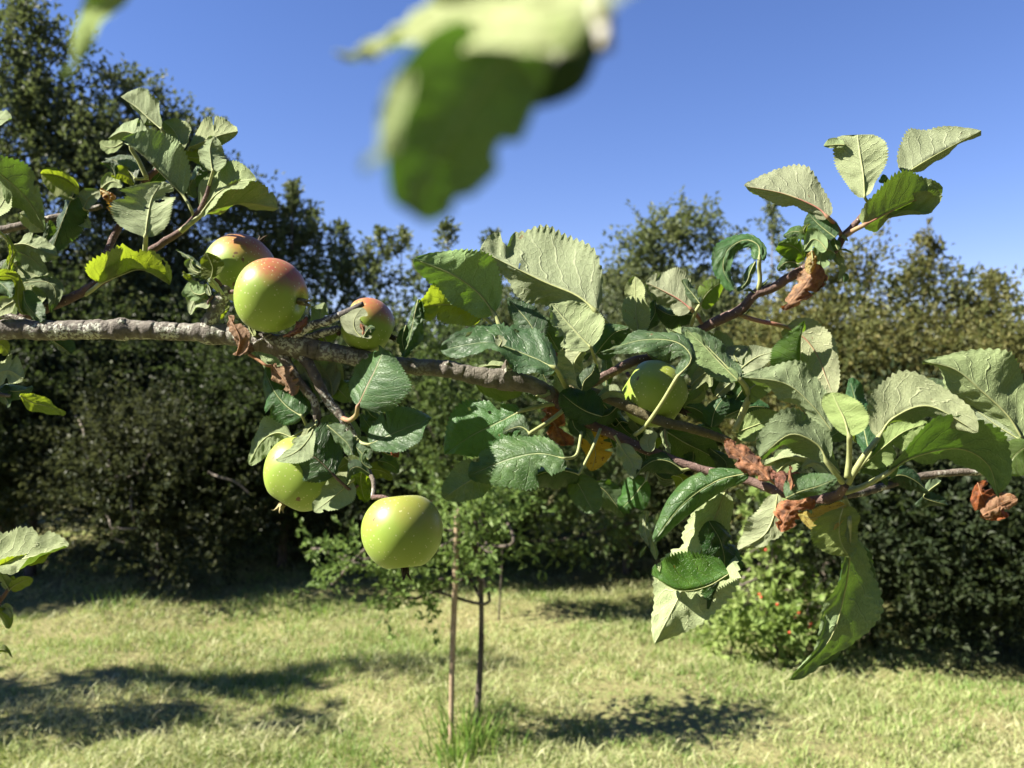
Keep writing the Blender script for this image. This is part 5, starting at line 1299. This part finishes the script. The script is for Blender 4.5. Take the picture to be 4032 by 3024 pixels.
W('shoot', [(2360, 20, nz), (2375, 110, nz - 5), (2388, 190, nz - 10)], [50, 36, 30], 'twig_grey', step=12)
L([(560, -120), (440, -10), (345, 110), (255, 305)], [(36, 30, 0.4), (42, 24, 0.4), (34, 12, 0.4)], [(-50, -30, 0.2), (-52, -30, 0.2), (-30, -20, 0.3)], 'u', nz + 180, pet=[(640, -260)], W=75, tint=(1.0, 1.2, 0.6), label='blurred yellow green leaf dangling at the top left')

# ---- the smaller leaves that fill the sprays behind the large ones
FR = np.random.default_rng(314)


def fill(n, x0, y0, x1, y1, za, zb, dark=0.5, lo=110, hi=210):
    for _ in range(n):
        bx, by = x0 + (x1 - x0) * FR.random(), y0 + (y1 - y0) * FR.random()
        a = FR.random() * 6.28
        ln = lo + (hi - lo) * FR.random()
        dx, dy = math.cos(a) * ln, math.sin(a) * ln * 0.8
        px_, py_ = -dy / ln, dx / ln
        bend = FR.normal() * 0.18 * ln
        w1, w2 = 0.30 * ln * (0.45 + 0.55 * FR.random()), 0.30 * ln * (0.45 + 0.55 * FR.random())
        top = FR.random() < dark
        z = za + (zb - za) * FR.random()
        tn = (0.55 + 0.4 * FR.random())
        L([(bx, by), (bx + dx * 0.35 + px_ * bend, by + dy * 0.35 + py_ * bend), (bx + dx * 0.7 + px_ * bend, by + dy * 0.7 + py_ * bend), (bx + dx, by + dy)],
          (px_ * w1, py_ * w1, FR.random() - 0.3), (-px_ * w2, -py_ * w2, FR.random() - 0.3), 't' if top else 'u', z,
          mat='leaf_lime' if FR.random() < 0.08 else 'leaf', tint=(tn, tn * 1.05, tn * 0.95), lit=FR.random() * 1.0 - 0.35, rp=4.5)


fill(12, 1980, 1330, 2420, 1600, 90, 190)
fill(6, 2250, 1560, 2560, 1800, 20, 110, 0.7)
fill(9, 2600, 1380, 2900, 1720, 40, 160, 0.45)
fill(5, 2480, 1740, 2820, 1860, -40, 60, 0.7)
fill(5, 3050, 1640, 3380, 1900, -380, -280, 0.4)
fill(4, 3500, 1640, 3900, 1800, -150, -60, 0.4)
fill(5, 1100, 1420, 1380, 1660, 30, 100, 0.4, 90, 160)
fill(4, 1380, 1680, 1520, 1860, -60, 10, 0.6, 70, 130)
fill(8, -60, 560, 180, 1200, 60, 200, 0.45)
fill(4, 440, 480, 760, 760, 140, 240, 0.4, 90, 170)
fill(3, 3140, 880, 3300, 1010, 10, 60, 0.7, 60, 110)
fill(3, 3880, 1560, 4080, 1860, -180, -100, 0.4)
fill(3, 1400, 1790, 1520, 1900, -230, -150, 0.6, 70, 120)
fill(3, 4150, 1640, 4430, 1860, -280, -200, 0.4)
fill(3, -900, 1000, -300, 1250, 60, 220, 0.5)
fill(2, -700, 1500, -200, 2300, -10, 60, 0.5)

# ------------------------------------------------------------------ apples
def apple_material():
    m = NT('apple_skin')
    co = m.coords()
    info = m.n('ShaderNodeObjectInfo')
    csp = m.n('ShaderNodeSeparateColor')
    m.l(info.outputs['Color'], csp.inputs[0])
    blush = csp.outputs[0]
    n1 = m.noise(co, 45, 3, 0.6)
    n2 = m.noise(co, 160, 4, 0.6)
    nrm = m.n('ShaderNodeVectorMath', operation='NORMALIZE')
    m.l(co, nrm.inputs[0])
    dt = m.n('ShaderNodeVectorMath', operation='DOT_PRODUCT')
    m.l(nrm.outputs[0], dt.inputs[0])
    dt.inputs[1].default_value = (0.33, -0.05, 0.94)
    base = m.mix(n1, (0.180, 0.272, 0.036), (0.250, 0.325, 0.055))
    f = m.math('ADD', dt.outputs['Value'], m.math('MULTIPLY', m.math('SUBTRACT', n1, 0.5), 0.7))
    f = m.math('ADD', f, m.math('MULTIPLY', m.math('SUBTRACT', n2, 0.5), 0.25))
    st = m.n('ShaderNodeMapping')
    st.inputs['Scale'].default_value = (260, 260, 40)
    m.l(co, st.inputs['Vector'])
    streak = m.noise(st.outputs[0], 1.0, 3, 0.6)
    k = m.math('MULTIPLY', m.remap(f, 0.12, 0.85, 0, 1), m.math('MULTIPLY', blush, m.remap(streak, 0.25, 0.7, 0.72, 1.0)))
    col = m.mix(k, base, (0.33, 0.075, 0.045))
    dots = m.remap(m.voronoi(co, 260), 0.12, 0.20, 1, 0)
    col = m.mix(m.math('MULTIPLY', dots, 0.75), col, (0.46, 0.47, 0.25))
    scab = m.remap(m.noise(co, 85, 2, 0.5), 0.715, 0.74, 0, 1)
    col = m.mix(scab, col, (0.13, 0.075, 0.03))
    bmp = m.bump(m.math('ADD', m.math('MULTIPLY', n2, 0.4), m.math('MULTIPLY', n1, 0.8)), 0.12, 0.001)
    sh = m.principled(col, 0.43, 0.42, bmp)
    nd = sh.node
    nd.inputs['Subsurface Weight'].default_value = 0.14
    nd.inputs['Subsurface Radius'].default_value = (1.0, 0.9, 0.25)
    nd.inputs['Subsurface Scale'].default_value = 0.006
    nd.inputs['Sheen Weight'].default_value = 0.03
    nd.inputs['Sheen Roughness'].default_value = 0.4
    return m.done(sh)


M['apple'] = apple_material()
M['calyx'] = rough_material('dry_calyx', (0.16, 0.13, 0.06), (0.34, 0.30, 0.16), 300, 0.9, 0.4, 0.0005)
M['calyx_dark'] = rough_material('black_calyx', (0.03, 0.024, 0.018), (0.07, 0.055, 0.04), 300, 0.9, 0.4, 0.0005)


def apple(cx, cy, r, z0, axis, stem_to, label, blush=0.0, squash=0.97, calyx='calyx', lobes=0.035, seed=0):
    """axis: direction of the calyx end in photo terms (dx, dy, dz)"""
    g = np.random.default_rng(seed)
    C = P(cx, cy, z0)
    d = D0 + z0 * U
    R = r * d / F_PX
    ax = unit(np.array((axis[0], axis[2], -axis[1]), float))
    ref = np.array((0.0, 0.0, 1.0)) if abs(ax[2]) < 0.9 else np.array((1.0, 0, 0))
    e1 = unit(np.cross(ax, ref))
    e2 = np.cross(ax, e1)
    nth, nph = 56, 72
    th = np.linspace(0.0, math.pi, nth)
    ph = np.linspace(0, 2 * math.pi, nph, endpoint=False)
    TH, PH = np.meshgrid(th, ph, indexing='ij')
    lob = 1 + lobes * np.cos(5 * PH + seed) * np.clip((TH - 0.9) / 2.0, 0, 1) + 0.02 * np.cos(2 * PH + seed * 2) + 0.018 * np.cos(3 * PH + 1.3 * seed)
    rad = R * np.sin(TH) ** 0.985 * (1.0 + 0.05 * np.cos(TH)) * lob
    hgt = -R * squash * np.cos(TH)
    hgt = hgt + R * 0.30 * np.exp(-(TH / 0.30) ** 2) - R * 0.20 * np.exp(-((math.pi - TH) / 0.30) ** 2)
    V = C + rad[..., None] * (np.cos(PH)[..., None] * e1 + np.sin(PH)[..., None] * e2) + hgt[..., None] * ax
    V = V.reshape(-1, 3)
    i, j = np.meshgrid(np.arange(nth - 1), np.arange(nph), indexing='ij')
    j2 = (j + 1) % nph
    q = np.stack((i * nph + j, i * nph + j2, (i + 1) * nph + j2, (i + 1) * nph + j), -1).reshape(-1, 4)
    a, b, _, dd = V[q[len(q) // 2]]
    if np.dot(np.cross(b - a, dd - a), a - C) < 0: q = q[:, ::-1]
    root = empty('apple', C)
    tag(root, label, 'apple', 'apples on the branch')
    sk = obj('skin', V, q, M['apple'], root, origin=C)
    sk.color = (blush, 0, 0, 1)
    # five curled sepals round the calyx
    end = C + ax * R * (squash - 0.17)
    parts = []
    for k in range(5):
        a0 = 2 * math.pi * k / 5 + g.random() * 0.5
        dr = math.cos(a0) * e1 + math.sin(a0) * e2
        sd = np.cross(ax, dr)
        ln = R * (0.25 + 0.10 * g.random())
        pts = np.array([end + dr * R * 0.05, end + dr * R * 0.07 + ax * ln * 0.6, end + dr * R * (0.07 + 0.07 * g.random()) + ax * ln, end + dr * R * 0.20 + ax * ln * (1.0 + 0.2 * g.random())])
        c = smooth_curve(pts, 7)
        wd = np.array((1, 1.1, 0.95, 0.75, 0.5, 0.28, 0.06)) * R * 0.08
        Vv = np.concatenate((c + sd * wd[:, None], c + dr * R * 0.014, c - sd * wd[:, None], c - dr * R * 0.012))
        n = 7
        qq = []
        for b in range(4):
            for s_ in range(n - 1):
                b2 = (b + 1) % 4
                qq.append((b * n + s_, b2 * n + s_, b2 * n + s_ + 1, b * n + s_ + 1))
        parts.append((Vv, np.array(qq), np.zeros((0, 3), int)))
    Vc, Fc = join_np(parts)
    obj('calyx', Vc, Fc, M[calyx], root, origin=end)
    top = C - ax * R * (squash - 0.42)
    if stem_to is not None:
        s1 = P(*stem_to)
        mid_ = (top + s1) / 2 - ax * R * 0.12
        path = smooth_curve(np.array((top, mid_, s1)), 14)
        Vs, Q, Tr = tube_np(path, np.full(14, 8.5 * U), 9, 0.05)
        obj('stem', Vs, [Q, Tr], M['twig'], root, origin=top)
    return root


apple(947, 1056, 139, 270, (0.45, -0.80, 0.30), (893, 1134, 30), 'rosy green apple at back left, partly hidden by another apple in front', 0.85, calyx='calyx_dark', seed=1)
apple(1070, 1164, 145, -70, (0.93, 0.20, -0.22), (905, 1150, -5), 'shiny red topped green apple in front, resting against the lichened branch', 0.95, seed=2)
apple(1449, 1283, 110, 45, (0.86, 0.42, 0.18), (1330, 1320, 20), 'small red topped apple behind a dark dead twig', 0.9, seed=3, calyx='calyx_dark')
apple(1190, 1866, 151, 50, (-0.50, 0.82, -0.18), (1240, 1715, -5), 'green apple half covered by a dark leaf, dried calyx at its lower left', 0.10, seed=4)
apple(1584, 2094, 157, -330, (0.10, 0.95, -0.20), (1467, 1957, -262), 'round bare green apple hanging lowest, below all the leaves', 0.22, squash=0.99, seed=5, calyx='calyx_dark', lobes=0.015)
apple(2577, 1550, 134, 50, (0.78, 0.50, -0.12), (2470, 1470, 110), 'green apple at the centre right, shaded by a leaf arched over it', 0.12, squash=0.98, seed=6, calyx='calyx_dark')

for o_ in list(scene.objects):
    if '_w' in o_: del o_['_w']
